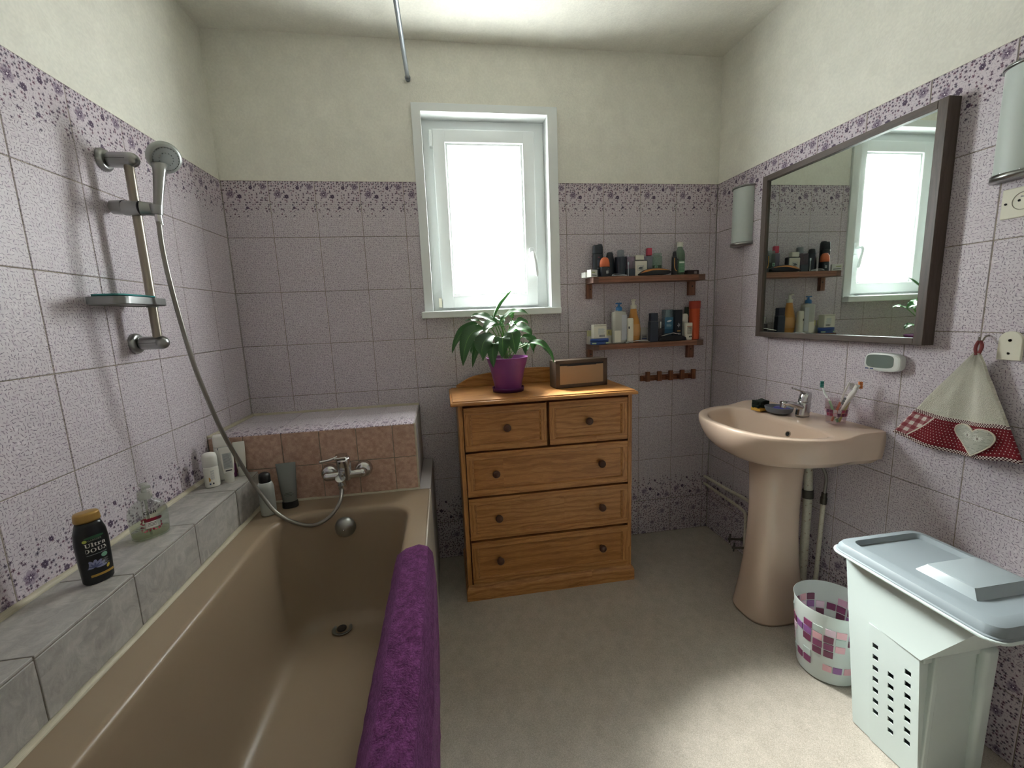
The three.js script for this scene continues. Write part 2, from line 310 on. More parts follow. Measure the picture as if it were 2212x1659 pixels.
// ---------------------------------------------------------------- bath surround: tiled ledges
const ledge = part('ledge_core', uvBox(span(0.002, 0.1685, 0.5, 0.7202, 0.405, ZF)), grout, scene);
ledge.name = 'tiled_ledge'; tag(ledge, 'low ledge of grey marbled tiles between bath and wall', 'ledge', null, 'structure');
for (let k = 0; k < 10; k++) {
  const z0 = k ? 0.61 + (k - 1) * 0.26 : 0.413, z1 = Math.min(ZF, 0.61 + k * 0.26);
  if (z1 <= z0) continue;
  part('tile', uvBox(T(box(0.168, 0.006, z1 - z0 - 0.003, 0.0015), 0.086, 0.719, (z0 + z1) / 2), 'z', 1, k), marble[k % 3], ledge);
  part('tile', uvBox(T(box(0.006, 0.136, z1 - z0 - 0.003, 0.0015), 0.168, 0.646, (z0 + z1) / 2), 'z', 1, k + 3), marble[(k + 1) % 3], ledge);
}
// wavy beads of old sealant
function bead(a, b, r, n, amp, s) {
  reseed(s); const rings = [], d = b.clone().sub(a), L = d.length(), t = d.clone().normalize(), u = Math.abs(t.y) > 0.9 ? V(1, 0, 0) : V(0, 1, 0), w = t.clone().cross(u).normalize();
  let j1 = 0, j2 = 0;
  for (let i = 0; i <= n; i++) {
    j1 = j1 * 0.7 + rr(-1, 1) * amp; j2 = j2 * 0.7 + rr(-1, 1) * amp;
    const c = a.clone().addScaledVector(t, L * i / n), q = r * (1 + 12 * j2);
    rings.push(Array.from({ length: 8 }, (_, k) => { const th = k / 8 * 6.283; return c.clone().addScaledVector(u, Math.cos(th) * q + j1).addScaledVector(w, Math.sin(th) * q); }));
  }
  return loft(rings, { cap0: true, cap1: true });
}
const ab = part('sealant', bead(V(0.178, 0.578, 0.42), V(0.178, 0.578, 2.3), 0.0105, 90, 0.0012, 5), sealant, ledge);
part('sealant', bead(V(0.002, 0.722, 0.42), V(0.002, 0.722, 2.3), 0.011, 90, 0.0011, 6), sealant, ledge);
const step = part('tiled_step', [span(0.002, 0.797, 0.002, 0.866, 0.002, 0.4108)], grout, scene); tag(step, 'raised tiled step behind the bath carrying the mixer tap', 'ledge', null, 'structure');
part('side_panel', span(0.795, 0.803, 0, 0.868, 0.001, 0.412, 0.001), plainGrey, step);
part('low_block', span(0.803, 0.852, 0, 0.578, 0.001, 0.41, 0.002), plainGrey, step);
const topX = [0.002, 0.043, 0.24, 0.44, 0.64, 0.799];
for (let i = 0; i < 5; i++) {
  const P = (m, a, b) => { m.position.set(a, 0.866, -b); m.rotation.x = -Math.PI / 2; };
  // flowers along the front edge: the border turned to the room
  const c = [i ? topX[i] : topX[1] - 0.2, i ? topX[i] + 0.2 : topX[1], -0.163, -0.413];
  tile(step, P, c, [topX[i], topX[i + 1], -0.4125, -0.163], matTop);
  tile(step, P, [c[0], c[1], -0.25, 0], [topX[i], topX[i + 1], -0.163, -0.001], matPlain[i % 2]);
}
const fx = [0.002, 0.128, 0.272, 0.417, 0.563, 0.71, 0.804], fy = [0.44, 0.585, 0.729, 0.871];
for (let j = 0; j < 3; j++) for (let i = 0; i < 6; i++) part('tile', uvBox(T(box(fx[i + 1] - fx[i] - 0.0035, fy[j + 1] - fy[j] - 0.0035, 0.007, 0.0016), (fx[i] + fx[i + 1]) / 2, (fy[j] + fy[j + 1]) / 2, 0.4095), 'x', 1, i * 3 + j), clay[(i * 2 + j) % 3], step);
part('sealant', bead(V(0.19, 0.582, 0.416), V(0.806, 0.582, 0.416), 0.007, 46, 0.0009, 8), sealant, step);
part('sealant', bead(V(0.002, 0.873, 0.004), V(0.8, 0.873, 0.004), 0.009, 46, 0.0008, 9), sealant, step);
part('sealant', bead(V(0.004, 0.873, 0.004), V(0.004, 0.873, 0.41), 0.011, 30, 0.001, 10), sealant, step);
part('sealant', bead(V(0.804, 0.585, 0.412), V(0.804, 0.872, 0.412), 0.004, 30, 0.0009, 14), sealant, step);

// ---------------------------------------------------------------- bathtub
{
  const t = thing('bathtub', 'beige enamel bathtub with chrome overflow and drain', 'bathtub');
  const R = [];
  const add = (cx, cz, hw, hd, r, y) => R.push(rrect(cx, cz, hw, hd, r, y, 12));
  const OX = 0.5165, OZ = 1.262;
  add(OX, OZ, 0.333, 0.845, 0.012, 0.535); add(OX, OZ, 0.3335, 0.8455, 0.012, 0.57); add(OX, OZ, 0.331, 0.843, 0.012, 0.579); add(OX, OZ, 0.327, 0.839, 0.012, 0.5815);
  add(0.53, 1.26, 0.262, 0.732, 0.135, 0.5815); add(0.53, 1.26, 0.25, 0.72, 0.13, 0.5795); add(0.53, 1.26, 0.243, 0.712, 0.125, 0.572); add(0.53, 1.26, 0.238, 0.705, 0.12, 0.555);
  add(0.53, 1.255, 0.228, 0.69, 0.12, 0.48); add(0.53, 1.245, 0.215, 0.66, 0.12, 0.38); add(0.53, 1.235, 0.203, 0.625, 0.12, 0.28); add(0.53, 1.225, 0.19, 0.59, 0.115, 0.21); add(0.53, 1.215, 0.172, 0.56, 0.1, 0.178); add(0.53, 1.21, 0.14, 0.52, 0.09, 0.166); add(0.53, 1.2, 0.09, 0.45, 0.06, 0.163); add(0.53, 1.15, 0.02, 0.2, 0.02, 0.161);
  part('tub', loft(R, { cap1: true }), bathMat, t);
  part('front_panel', uvBox(span(0.838, 0.846, 0.002, 0.54, 0.42, 2.1, 0.002)), panelWhite, t);
  part('edge_strip', span(0.844, 0.853, 0.002, 0.576, 0.413, 2.1, 0.002), panelWhite, t);
  const o = part('overflow_cover', T(lathe([[0, 0.045], [0.02, 0.043], [0.034, 0.034], [0.0395, 0.02], [0.04, 0.006], [0.038, 0]], 32), 0.522, 0.512, 0.545, Math.PI / 2), chromeDull, t, 'round chrome overflow knob');
  part('center_pin', T(sphere(0.004), 0.522, 0.512, 0.591), chrome, o);
  const d = part('drain', T(lathe([[0.03, 0], [0.036, 0.004], [0.034, 0.006], [0.024, 0.003], [0.022, -0.004]], 28), 0.505, 0.167, 0.69), chromeDull, t);
  part('stopper', T(lathe([[0, 0.008], [0.012, 0.0085], [0.017, 0.006], [0.017, 0.001]], 24), 0.503, 0.168, 0.688), std('#3a352f', 0.5), d, 'dark drain plug');
}
// plush towel over the rim
{
  const rings = [], N = 60;
  for (let j = 0; j <= N; j++) {
    const z = 0.945 + (2.2 - 0.945) * (j / N) ** 1.15, e = Math.min(1, (z - 0.945) / 0.05), s = Math.sqrt(1 - (1 - e) ** 2), o = 0.012 * Math.min(1, (z - 0.94) / 0.5);
    const P = [[0.712, 0.33], [0.736, 0.45], [0.754, 0.55], [0.766, 0.594], [0.79, 0.611], [0.833, 0.619], [0.862, 0.611 + o * 0.4], [0.876 + o, 0.59], [0.879 + o, 0.5], [0.875 + o * 0.6, 0.34], [0.873 + o * 0.5, 0.25], [0.862, 0.25], [0.863, 0.4], [0.8645, 0.565], [0.86, 0.585], [0.83, 0.587], [0.783, 0.585], [0.766, 0.556], [0.747, 0.45], [0.722, 0.33]];
    const cx = 0.833;
    rings.push(P.map(([x, y], k) => V(x + (k > 3 && k < 16 ? (cx - x) * (0.22 - 0.22 * s) : 0) + (k < 11 ? 0.0022 * (nz(z * 1.7 + k * 0.05, k * 0.13) - 0.5) * 2 : 0), y - (k > 2 && k < 9 ? (1 - s) * 0.008 : 0) + (k > 2 && k < 8 ? 0.003 * (nz2(z * 0.9, k * 0.2) - 0.5) : 0), z)));
  }
  const g = loft(rings, { cap0: true, cap1: true });
  uvBox(g, 'z');
  const a = noiseGrid(128, 77), b = noiseGrid(32, 78);
  const plushMap = pixelTex(512, 512, (u, v) => { const k = (a(u, v) - 0.5) * 34 + (b(u, v) - 0.5) * 34 + (nzF(u * 1.5, v * 1.5) - 0.5) * 24; return [98 + k, 42 + k * 0.7, 94 + k]; }, [3, 3]);
  const tw = part('bath_towel', g, mapped(plushMap, 1, { sheen: 0.7, sheenRoughness: 0.6, sheenColor: hex('#8f5590'), bumpMap: pixelTex(512, 512, (u, v) => grey(128 + (a(u, v) - 0.5) * 150 + (nzF(u * 1.5, v * 1.5) - 0.5) * 120), [3, 3], false), bumpScale: 0.002 }), scene);
  tag(tw, 'purple plush towel draped over the bath rim', 'towel');
}

// ---------------------------------------------------------------- bath mixer tap, hose, shower rail, hand shower
{
  const t = thing('bath_mixer_tap', 'chrome single lever mixer tap on the clay tiled step', 'tap');
  for (const [x, y] of [[0.447, 0.69], [0.583, 0.695]]) part('wall_flange', T(lathe([[0, 0.032], [0.016, 0.032], [0.029, 0.025], [0.035, 0.01], [0.036, 0]], 28), x, y, 0.413, Math.PI / 2), chrome, t);
  part('cross_bar', [rod(V(0.447, 0.688, 0.463), V(0.583, 0.694, 0.463), 0.0175, 18), T(sphere(0.0185), 0.583, 0.694, 0.46), T(sphere(0.0185), 0.447, 0.688, 0.46), rod(V(0.447, 0.69, 0.43), V(0.447, 0.688, 0.463), 0.016), rod(V(0.583, 0.695, 0.43), V(0.583, 0.694, 0.463), 0.016)], chrome, t);
  part('body', [T(cyl(0.024, 0.0265, 0.064, 28), 0.519, 0.708, 0.468, 0.25), T(lathe([[0.0265, 0], [0.0275, 0.004], [0.0275, 0.03], [0.024, 0.037], [0, 0.041]], 28), 0.519, 0.736, 0.476, 0.25), T(cyl(0.015, 0.0195, 0.05, 20), 0.508, 0.675, 0.49, 0.7)], chrome, t);
  const lv = part('lever', [T(box(0.046, 0.009, 0.042, 0.004), 0.512, 0.777, 0.488, 0.2, 0, 0.06), tube([V(0.5, 0.777, 0.492), V(0.47, 0.772, 0.512), V(0.446, 0.772, 0.525)], 0.0056, 12, 8), T(sphere(0.006), 0.446, 0.772, 0.525)], chrome, t);
  part('colour_dot', T(sphere(0.0045, 10), 0.511, 0.755, 0.507), black, lv);
  part('diverter', [T(cyl(0.009, 0.0105, 0.022, 16), 0.513, 0.703, 0.506, 0.5), T(cyl(0.0125, 0.0125, 0.006, 18), 0.514, 0.72, 0.503, 0.4)], chrome, t);
  part('hose_outlet', T(cyl(0.01, 0.012, 0.018, 16), 0.507, 0.655, 0.501, 0.2), chrome, t);
}
{
  const P = [V(0.142, 1.632, 0.752), at(350, 530, 'x', 0.146), at(365, 600, 'x', 0.15), at(392, 700, 'x', 0.155), at(420, 790, 'x', 0.162), at(452, 870, 'x', 0.17), at(485, 942, 'x', 0.18), at(522, 1005, 'x', 0.195), at(560, 1062, 'z', 0.57), at(598, 1108, 'z', 0.585), at(640, 1130, 'z', 0.6), at(680, 1134, 'z', 0.605), at(715, 1114, 'z', 0.59), at(735, 1082, 'z', 0.555), V(0.508, 0.648, 0.503)];
  const curve = new THREE.CatmullRomCurve3(P), n = 620, rings = [], fr = curve.computeFrenetFrames(n);
  const pts = curve.getSpacedPoints(n);
  pts.forEach((p, i) => { const r = 0.0068 + (i % 2 ? 0.0007 : -0.0006); rings.push(Array.from({ length: 10 }, (_, k) => { const a = k / 10 * 6.283; return p.clone().addScaledVector(fr.normals[i], Math.cos(a) * r).addScaledVector(fr.binormals[i], Math.sin(a) * r); })); });
  const t = thing('shower_hose', 'ribbed chrome shower hose hanging in a loop to the tap', 'hose');
  part('hose', loft(rings), std('#8f8c86', 0.34, 0.9), t);
  part('connector', rod(P[0].clone().add(V(0, 0.012, 0)), P[0].clone().add(V(0.001, -0.022, -0.001)), 0.0095, 14), chrome, t);
  part('connector', rod(P[14].clone().add(V(0, -0.004, 0)), P[14].clone().add(V(0, -0.02, 0.004)), 0.0092, 14), chrome, t);
}
{
  const t = thing('shower_rail', 'chrome shower rail with slider and soap tray', 'shower rail');
  part('rail', rod(V(0.068, 1.262, 0.72), V(0.068, 1.8, 0.72), 0.0122, 20), steel, t);
  for (const [y, up] of [[1.8, 1], [1.265, -1]]) {
    const b = part('bracket', [T(lathe([[0.031, 0], [0.032, 0.006], [0.028, 0.012], [0.022, 0.014], [0, 0.014]], 28), 0.0005, y, 0.717, 0, 0, -Math.PI / 2), T(box(0.078, 0.041, 0.039, 0.017), 0.05, y, 0.718), T(sphere(0.0205), 0.077, y, 0.719)], chromeDull, t);
    part('seam', T(box(0.06, 0.0012, 0.0402), 0.048, y, 0.718), std('#4c4b48', 0.5), b);
  }
  const sl = part('slider', [T(cyl(0.0205, 0.0205, 0.046, 24), 0.068, 1.662, 0.732, 0, 0, Math.PI / 2), T(cyl(0.019, 0.019, 0.03, 24), 0.112, 1.657, 0.745, 0, 0.3, Math.PI / 2 - 0.05), T(lathe([[0.0135, 0], [0.017, 0.026], [0.0125, 0.026], [0.011, 0.002]], 20), 0.141, 1.64, 0.752, 0.1, 0, -0.08)], chromeDull, t);
  part('knob', T(cyl(0.0205, 0.0195, 0.03, 24), 0.028, 1.665, 0.73, 0, 0, Math.PI / 2), chromeDull, sl);
  for (const [x, y, z] of [[0.045, 1.664, 0.73], [0.093, 1.66, 0.738]]) part('band', T(cyl(0.0209, 0.0209, 0.003, 24), x, y, z, 0, 0, Math.PI / 2), black, sl);
  const tray = part('soap_tray', loft([rrect(0.064, 0.812, 0.05, 0.103, 0.03, 1.398), rrect(0.064, 0.812, 0.05, 0.103, 0.03, 1.379), rrect(0.064, 0.812, 0.047, 0.1, 0.028, 1.376), rrect(0.064, 0.812, 0.046, 0.099, 0.027, 1.378), rrect(0.064, 0.812, 0.047, 0.1, 0.028, 1.398), rrect(0.064, 0.812, 0.05, 0.103, 0.03, 1.398)].map((r) => r.slice().reverse()), { crease: 0.6 }), std('#8d8f8e', 0.35, 0.8), t, 'grey soap tray clamped to the rail');
  part('base', loft([rrect(0.064, 0.812, 0.047, 0.1, 0.028, 1.383), rrect(0.064, 0.812, 0.047, 0.1, 0.028, 1.379)].map((r) => r.slice().reverse()), { cap0: true, cap1: true }), std('#8d8f8e', 0.4, 0.6), tray);
  part('insert', loft([rrect(0.064, 0.825, 0.041, 0.078, 0.022, 1.405), rrect(0.064, 0.825, 0.04, 0.077, 0.02, 1.399)].map((r) => r.slice().reverse()), { cap0: true, cap1: true }), std('#4fa5a2', 0.25), tray, 'teal soap dish insert');
  part('clip', T(cyl(0.015, 0.015, 0.03, 18), 0.068, 1.388, 0.72), std('#8d8f8e', 0.35, 0.8), tray);
}
{
  const a = V(0.141, 1.638, 0.752), b = V(0.15, 1.79, 0.718);
  const t = thing('hand_shower', 'chrome hand shower with round grey head in its holder', 'shower head');
  part('handle', loft([[0, 0.0095], [0.12, 0.0115], [0.5, 0.0135], [0.85, 0.0165], [1, 0.02]].map(([k, r]) => { const c = a.clone().lerp(b, k); return ring((th) => V(c.x + r * Math.cos(th), c.y, c.z + r * Math.sin(th)), 18).reverse(); }), { cap0: true, cap1: true }), std('#9a9a98', 0.28, 0.9), t);
  const n = V(0.62, -0.52, 0.5).normalize(), q = new THREE.Quaternion().setFromUnitVectors(V(0, 1, 0), n), c = V(0.158, 1.812, 0.706);
  const head = lathe([[0, -0.028], [0.026, -0.026], [0.039, -0.017], [0.0455, -0.004], [0.0445, 0.006], [0.04, 0.01], [0.035, 0.011]], 36).applyQuaternion(q).translate(c.x, c.y, c.z);
  const h = part('head', head, std('#a9aeab', 0.32, 0.55), t);
  part('spray_face', lathe([[0.0355, 0.009], [0.031, 0.013], [0, 0.015]], 36).applyQuaternion(q).translate(c.x, c.y, c.z), std('#8d9291', 0.6), h, 'grey spray plate');
  const noz = [];
  for (let i = 0; i < 26; i++) { const th = i / 26 * 6.283; noz.push(T(new THREE.ConeGeometry(0.0016, 0.004, 6), 0.0325 * Math.cos(th), 0.0135, 0.0325 * Math.sin(th))); }
  for (let i = 0; i < 14; i++) { const th = i / 14 * 6.283; noz.push(T(new THREE.ConeGeometry(0.0016, 0.004, 6), 0.018 * Math.cos(th), 0.0155, 0.018 * Math.sin(th))); }
  part('nozzles', noz.map((g) => g.applyQuaternion(q).translate(c.x, c.y, c.z)), std('#6f7473', 0.6), h, null, 'stuff');
}
{
  const t = thing('curtain_rod', 'thin grey metal curtain rod running to the back wall', 'rod');
  part('rod', rod(V(0.86, 2.403, 0.004), V(0.85, 2.403, ZF - 0.02), 0.0095, 18), std('#8f959a', 0.35, 0.7), t);
  part('end_cap', T(cyl(0.011, 0.013, 0.02, 20), 0.86, 2.403, 0.01, Math.PI / 2), std('#8b9299', 0.5, 0.3), t);
}

// ---------------------------------------------------------------- chest of drawers
{
  const t = thing('chest_of_drawers', 'pine chest of drawers with dark round knobs', 'dresser');
  const X0 = 0.99, X1 = 1.792, ZB = 0.022, ZC = 0.386;
  const pf = (name, g, grain, mat = pine, k = 0) => part(name, uvBox(g, grain, 1, k), mat, t);
  pf('side_panel', span(X0, X0 + 0.02, 0.01, 0.925, ZB, ZC, 0.003), 'y', pine, 1);
  pf('side_panel', span(X1 - 0.02, X1, 0.01, 0.925, ZB, ZC, 0.003), 'y', pine, 2);
  pf('back_panel', span(X0 + 0.02, X1 - 0.02, 0.01, 0.925, ZB, ZB + 0.008), 'x', pine, 3);
  for (const y of [0.905, 0.7125, 0.5, 0.2905, 0.07]) pf('rail', span(X0 + 0.02, X1 - 0.02, y - 0.008, y + 0.008, ZC - 0.09, ZC - 0.028), 'x', pine, 4 + y);
  pf('divider', span(1.382, 1.397, 0.71, 0.91, ZC - 0.09, ZC - 0.028), 'y', pine, 5);
  // top board with an ogee edge
  const tg = [[0.9315, 0.004], [0.9325, 0.001], [0.94, 0], [0.946, 0.003], [0.9475, 0.009], [0.952, 0.0115], [0.952, 0.014]].map(([y, i]) => rrect(1.3815, 0.2235, 0.4235 - i, 0.2015 - i, 0.002, y, 1));
  pf('top_board', toCreasedNormals(loft(tg, { cap0: true, cap1: true }), 0.5), 'x', pine, 6);
  // curved gallery at the back
  const s = new THREE.Shape(); s.moveTo(-0.388, 0); s.lineTo(-0.388, 0.012); s.bezierCurveTo(-0.35, 0.03, -0.33, 0.05, -0.28, 0.058); s.bezierCurveTo(-0.2, 0.07, -0.1, 0.082, 0, 0.082); s.bezierCurveTo(0.1, 0.082, 0.2, 0.07, 0.28, 0.058); s.bezierCurveTo(0.33, 0.05, 0.35, 0.03, 0.388, 0.012); s.lineTo(0.388, 0);
  pf('gallery', T(extrude(s, 0.012, 0.002), 1.385, 0.952, 0.026), 'x', pine, 7);
  // plinth
  const pg = [[0, 0], [0.05, 0], [0.062, 0.004], [0.072, 0.012], [0.074, 0.014]].map(([y, i]) => rrect(1.392, 0.213, 0.411 - i, 0.187 - i, 0.002, y, 1));
  pf('plinth', toCreasedNormals(loft(pg, { cap0: true, cap1: true }), 0.5), 'x', pine, 8);
  const knob = lathe([[0.008, 0], [0.0075, 0.008], [0.009, 0.012], [0.014, 0.016], [0.0175, 0.023], [0.0165, 0.031], [0.011, 0.036], [0, 0.0375]], 20), knobMat = std('#4b2c1c', 0.38);
  const drawer = (x0, x1, y0, y1, knobs, k) => {
    const w = x1 - x0, h = y1 - y0, cx = (x0 + x1) / 2, cy = (y0 + y1) / 2;
    const fg = [span(x0, x1, y1 - 0.03, y1, ZC - 0.016, ZC + 0.006, 0.002), span(x0, x1, y0, y0 + 0.03, ZC - 0.016, ZC + 0.006, 0.002)].map((g, i) => uvBox(g, 'x', 1, k + i)).concat([span(x0, x0 + 0.027, y0, y1, ZC - 0.0161, ZC + 0.0058, 0.002), span(x1 - 0.027, x1, y0, y1, ZC - 0.0161, ZC + 0.0058, 0.002)].map((g, i) => uvBox(g, 'y', 1.5, k + i + 2)));
    const d = part('drawer', fg, pine, t);
    // moulded step between frame and panel
    const m = [[0.024, 0.0055], [0.028, 0.002], [0.031, 0.001], [0.033, -0.003]].map(([i, z]) => [[-1, -1], [1, -1], [1, 1], [-1, 1]].map(([a, b]) => V(cx + a * (w / 2 - i), cy + b * (h / 2 - i), ZC + z)));
    part('moulding', uvBox(loft(m, { crease: 0.3 }), 'x', 1, k), pine, d);
    part('panel', uvBox(span(x0 + 0.022, x1 - 0.022, y0 + 0.022, y1 - 0.022, ZC - 0.012, ZC - 0.002), 'x', 1, k * 1.7 + 4), k % 2 ? pine2 : pine, d);
    part('box', span(x0 + 0.006, x1 - 0.006, y0 + 0.008, y1 - 0.02, ZB + 0.03, ZC - 0.012), pine, d);
    for (const [kx, ky] of knobs) { const kn = part('knob', knob.clone().rotateX(Math.PI / 2), knobMat, d, 'dark round wooden knob'); kn.position.set(kx, ky, ZC - 0.002); }
  };
  drawer(1.0125, 1.383, 0.717, 0.916, [[1.2, 0.818]], 1); drawer(1.395, 1.768, 0.717, 0.917, [[1.577, 0.82]], 2);
  drawer(1.0125, 1.769, 0.505, 0.708, [[1.143, 0.61], [1.636, 0.612]], 3); drawer(1.0135, 1.77, 0.296, 0.496, [[1.147, 0.398], [1.637, 0.396]], 4); drawer(1.0145, 1.771, 0.077, 0.285, [[1.144, 0.19], [1.638, 0.188]], 5);
}
// brown metal box standing on the chest
{
  const c = V(1.59, 0.9525, 0.212), t = thing('bronze_box', 'brown metal box with a bronze front panel on the dresser', 'box', c.toArray(), 0.11);
  const bm = std('#57493e', 0.4, 0.35);
  part('case', [T(box(0.268, 0.132, 0.085, 0.005), 0, 0.067, 0)], bm, t);
  part('rim', [T(box(0.268, 0.016, 0.006, 0.002), 0, 0.126, 0.043), T(box(0.268, 0.018, 0.006, 0.002), 0, 0.01, 0.043), T(box(0.02, 0.132, 0.006, 0.002), -0.124, 0.067, 0.043), T(box(0.022, 0.132, 0.006, 0.002), 0.123, 0.067, 0.043)], bm, t);
  part('front_panel', T(box(0.226, 0.09, 0.003, 0.001), -0.001, 0.063, 0.044), std('#a88c6c', 0.5, 0.3), t, 'bronze panel with a dark slot above');
  part('slot', [T(box(0.226, 0.008, 0.003), -0.001, 0.1125, 0.0435), T(box(0.15, 0.005, 0.004), -0.001, 0.108, 0.0445)], black, t);
}
// peace lily in a purple pot
{
  const t = thing('potted_peace_lily', 'leafy green plant in a purple plastic pot on the dresser', 'potted plant');
  const C = V(1.238, 0.952, 0.228), pm = std('#8a4289', 0.45, 0, { transmission: 0.15, thickness: 0 });
  part('saucer', T(lathe([[0, 0.002], [0.066, 0.002], [0.07, 0.004], [0.073, 0.02], [0.076, 0.021], [0.0755, 0.018], [0.073, 0.001], [0, 0.0005]], 40), C.x, C.y, C.z), std('#5e2a6b', 0.45), t);
  const pot = part('pot', T(lathe([[0, 0.004], [0.056, 0.004], [0.061, 0.01], [0.084, 0.118], [0.0865, 0.121], [0.0965, 0.157], [0.099, 0.159], [0.099, 0.163], [0.0955, 0.163], [0.085, 0.125], [0.06, 0.03], [0, 0.03]], 44), C.x, C.y, C.z), pm, t, 'purple plastic pot');
  part('soil', T(lathe([[0, 0.142], [0.05, 0.14], [0.084, 0.133], [0.084, 0.12]], 30), C.x, C.y, C.z), std('#2b2119', 0.95), t);
  const leafTex = canvasTex(256, 128, (g, w, h) => {
    reseed(5); g.fillStyle = '#2f5a2b'; g.fillRect(0, 0, w, h);
    g.strokeStyle = 'rgba(110,160,80,0.35)'; g.lineWidth = 1.4;
    for (let i = -4; i < 24; i++) { g.beginPath(); g.moveTo(i * 12, h / 2); g.quadraticCurveTo(i * 12 + 26, h * 0.28, i * 12 + 46, 0); g.moveTo(i * 12, h / 2); g.quadraticCurveTo(i * 12 + 26, h * 0.72, i * 12 + 46, h); g.stroke(); }
    g.strokeStyle = '#6f9a4c'; g.lineWidth = 4; g.beginPath(); g.moveTo(0, h / 2); g.lineTo(w, h / 2); g.stroke();
  });
  const leafMat = mapped(leafTex, 0.42, { transmission: 0.34, thickness: 0, side: THREE.DoubleSide }), stemMat = std('#56803c', 0.5);
  // a leaf: stalk from the pot, blade along a bent line, folded along the midrib
  const leaf = (root, base, mid, tip, w, fold = 0.35, turn = 0, roll = 0) => {
    const cv = new THREE.QuadraticBezierCurve3(base, mid, tip), n = 14, m = 6, pos = [], uv = [], idx = [];
    for (let i = 0; i <= n; i++) {
      const k = i / n, p = cv.getPoint(k), tg = cv.getTangent(k);
      const side = tg.clone().cross(V(0, 1, 0)).normalize(); if (side.lengthSq() < 0.01) side.set(1, 0, 0);
      side.applyAxisAngle(tg, turn + roll * k); const up = side.clone().cross(tg).normalize();
      const ww = w * Math.max(0.02, Math.sin(Math.PI * Math.min(1, k * 0.93 + 0.05)) ** 0.8 * (1 - 0.35 * k)) * (k > 0.97 ? 0.25 : 1);
      for (let j = 0; j <= m; j++) { const q = j / m * 2 - 1, wav = 0.0025 * Math.sin(k * 17 + j) * Math.abs(q); const v = p.clone().addScaledVector(side, q * ww * Math.cos(fold * Math.abs(q))).addScaledVector(up, Math.abs(q) * ww * Math.sin(fold) + wav); pos.push(v.x, v.y, v.z); uv.push(k, j / m); }
    }
    for (let i = 0; i < n; i++) for (let j = 0; j < m; j++) { const a = i * (m + 1) + j, b = a + m + 1; idx.push(a, b, b + 1, a, b + 1, a + 1); }
    const g = new THREE.BufferGeometry(); g.setAttribute('position', new THREE.Float32BufferAttribute(pos, 3)); g.setAttribute('uv', new THREE.Float32BufferAttribute(uv, 2)); g.setIndex(idx); g.computeVertexNormals();
    const l = part('leaf', g, leafMat, t);
    part('stalk', tube([root, root.clone().lerp(base, 0.5).add(V((root.x - base.x) * 0.12, 0.012, 0)), base], 0.0022, 10, 6), stemMat, l);
  };
  const P = (cx, cy, z) => at(940 + cx / 4.809, 600 + cy / 4.809, 'z', z);
  reseed(44);
  const L = (b, m, e, z0, z1, w, fold, turn, roll) => leaf(V(C.x + rr(-0.025, 0.025), C.y + 0.14, C.z + rr(-0.02, 0.02)), P(b[0], b[1], z0), P(m[0], m[1], (z0 + z1) / 2), P(e[0], e[1], z1), w, fold, turn, roll);
  L([600, 430], [640, 290], [822, 108], 0.2, 0.14, 0.019, 1.2, 0.9);
  L([672, 480], [800, 300], [968, 378], 0.23, 0.27, 0.034, 0.45, 0.35);
  L([640, 480], [500, 370], [365, 400], 0.2, 0.17, 0.033, 0.3, -0.5);
  L([560, 490], [430, 430], [308, 445], 0.25, 0.27, 0.016, 0.4, -0.3);
  L([440, 480], [250, 500], [175, 785], 0.25, 0.29, 0.026, 0.5, -0.9);
  L([500, 540], [300, 510], [290, 915], 0.27, 0.33, 0.044, 0.35, -0.7);
  L([560, 590], [420, 640], [388, 932], 0.28, 0.33, 0.024, 0.4, -0.9);
  L([610, 600], [440, 640], [500, 865], 0.29, 0.35, 0.05, 0.25, -0.5);
  L([650, 490], [560, 430], [500, 560], 0.27, 0.33, 0.03, 0.35, -0.4);
  L([690, 490], [590, 500], [525, 575], 0.29, 0.34, 0.028, 0.35, 0.3);
  L([700, 470], [690, 390], [615, 375], 0.18, 0.14, 0.022, 0.4, 0.2);
  L([690, 520], [780, 460], [850, 500], 0.26, 0.31, 0.017, 0.35, 0.1);
  L([790, 560], [800, 560], [835, 795], 0.29, 0.34, 0.046, 0.25, 0.3);
  L([760, 570], [920, 470], [1005, 605], 0.23, 0.28, 0.04, 0.3, 0.5);
  L([820, 520], [890, 390], [972, 495], 0.2, 0.2, 0.026, 0.4, 0.6);
  L([905, 610], [1050, 610], [1025, 785], 0.25, 0.28, 0.027, 0.35, 0.7);
  L([960, 690], [1130, 610], [1237, 885], 0.28, 0.335, 0.027, 0.35, 0.5);
  L([620, 690], [590, 640], [605, 935], 0.32, 0.352, 0.038, 0.25, 0.1);
  L([700, 620], [700, 620], [705, 830], 0.31, 0.34, 0.044, 0.3, 0.1);
  L([920, 690], [950, 680], [940, 800], 0.22, 0.24, 0.024, 0.3, 0.3);
  L([470, 640], [410, 680], [370, 790], 0.22, 0.22, 0.026, 0.3, -0.5);
  L([820, 360], [790, 420], [800, 420], 0.2, 0.19, 0.014, 0.3, 0.4);
  L([520, 640], [480, 700], [490, 800], 0.26, 0.3, 0.034, 0.3, -0.3);
  L([850, 700], [900, 660], [960, 740], 0.2, 0.19, 0.022, 0.3, 0.3);
  for (const [b, m, e] of [[[690, 480], [600, 400], [560, 400]], [[700, 500], [640, 420], [610, 430]], [[780, 500], [840, 450], [880, 470]]]) L(b, m, e, 0.14, 0.1, 0.03, 0.3, 0.2);
}

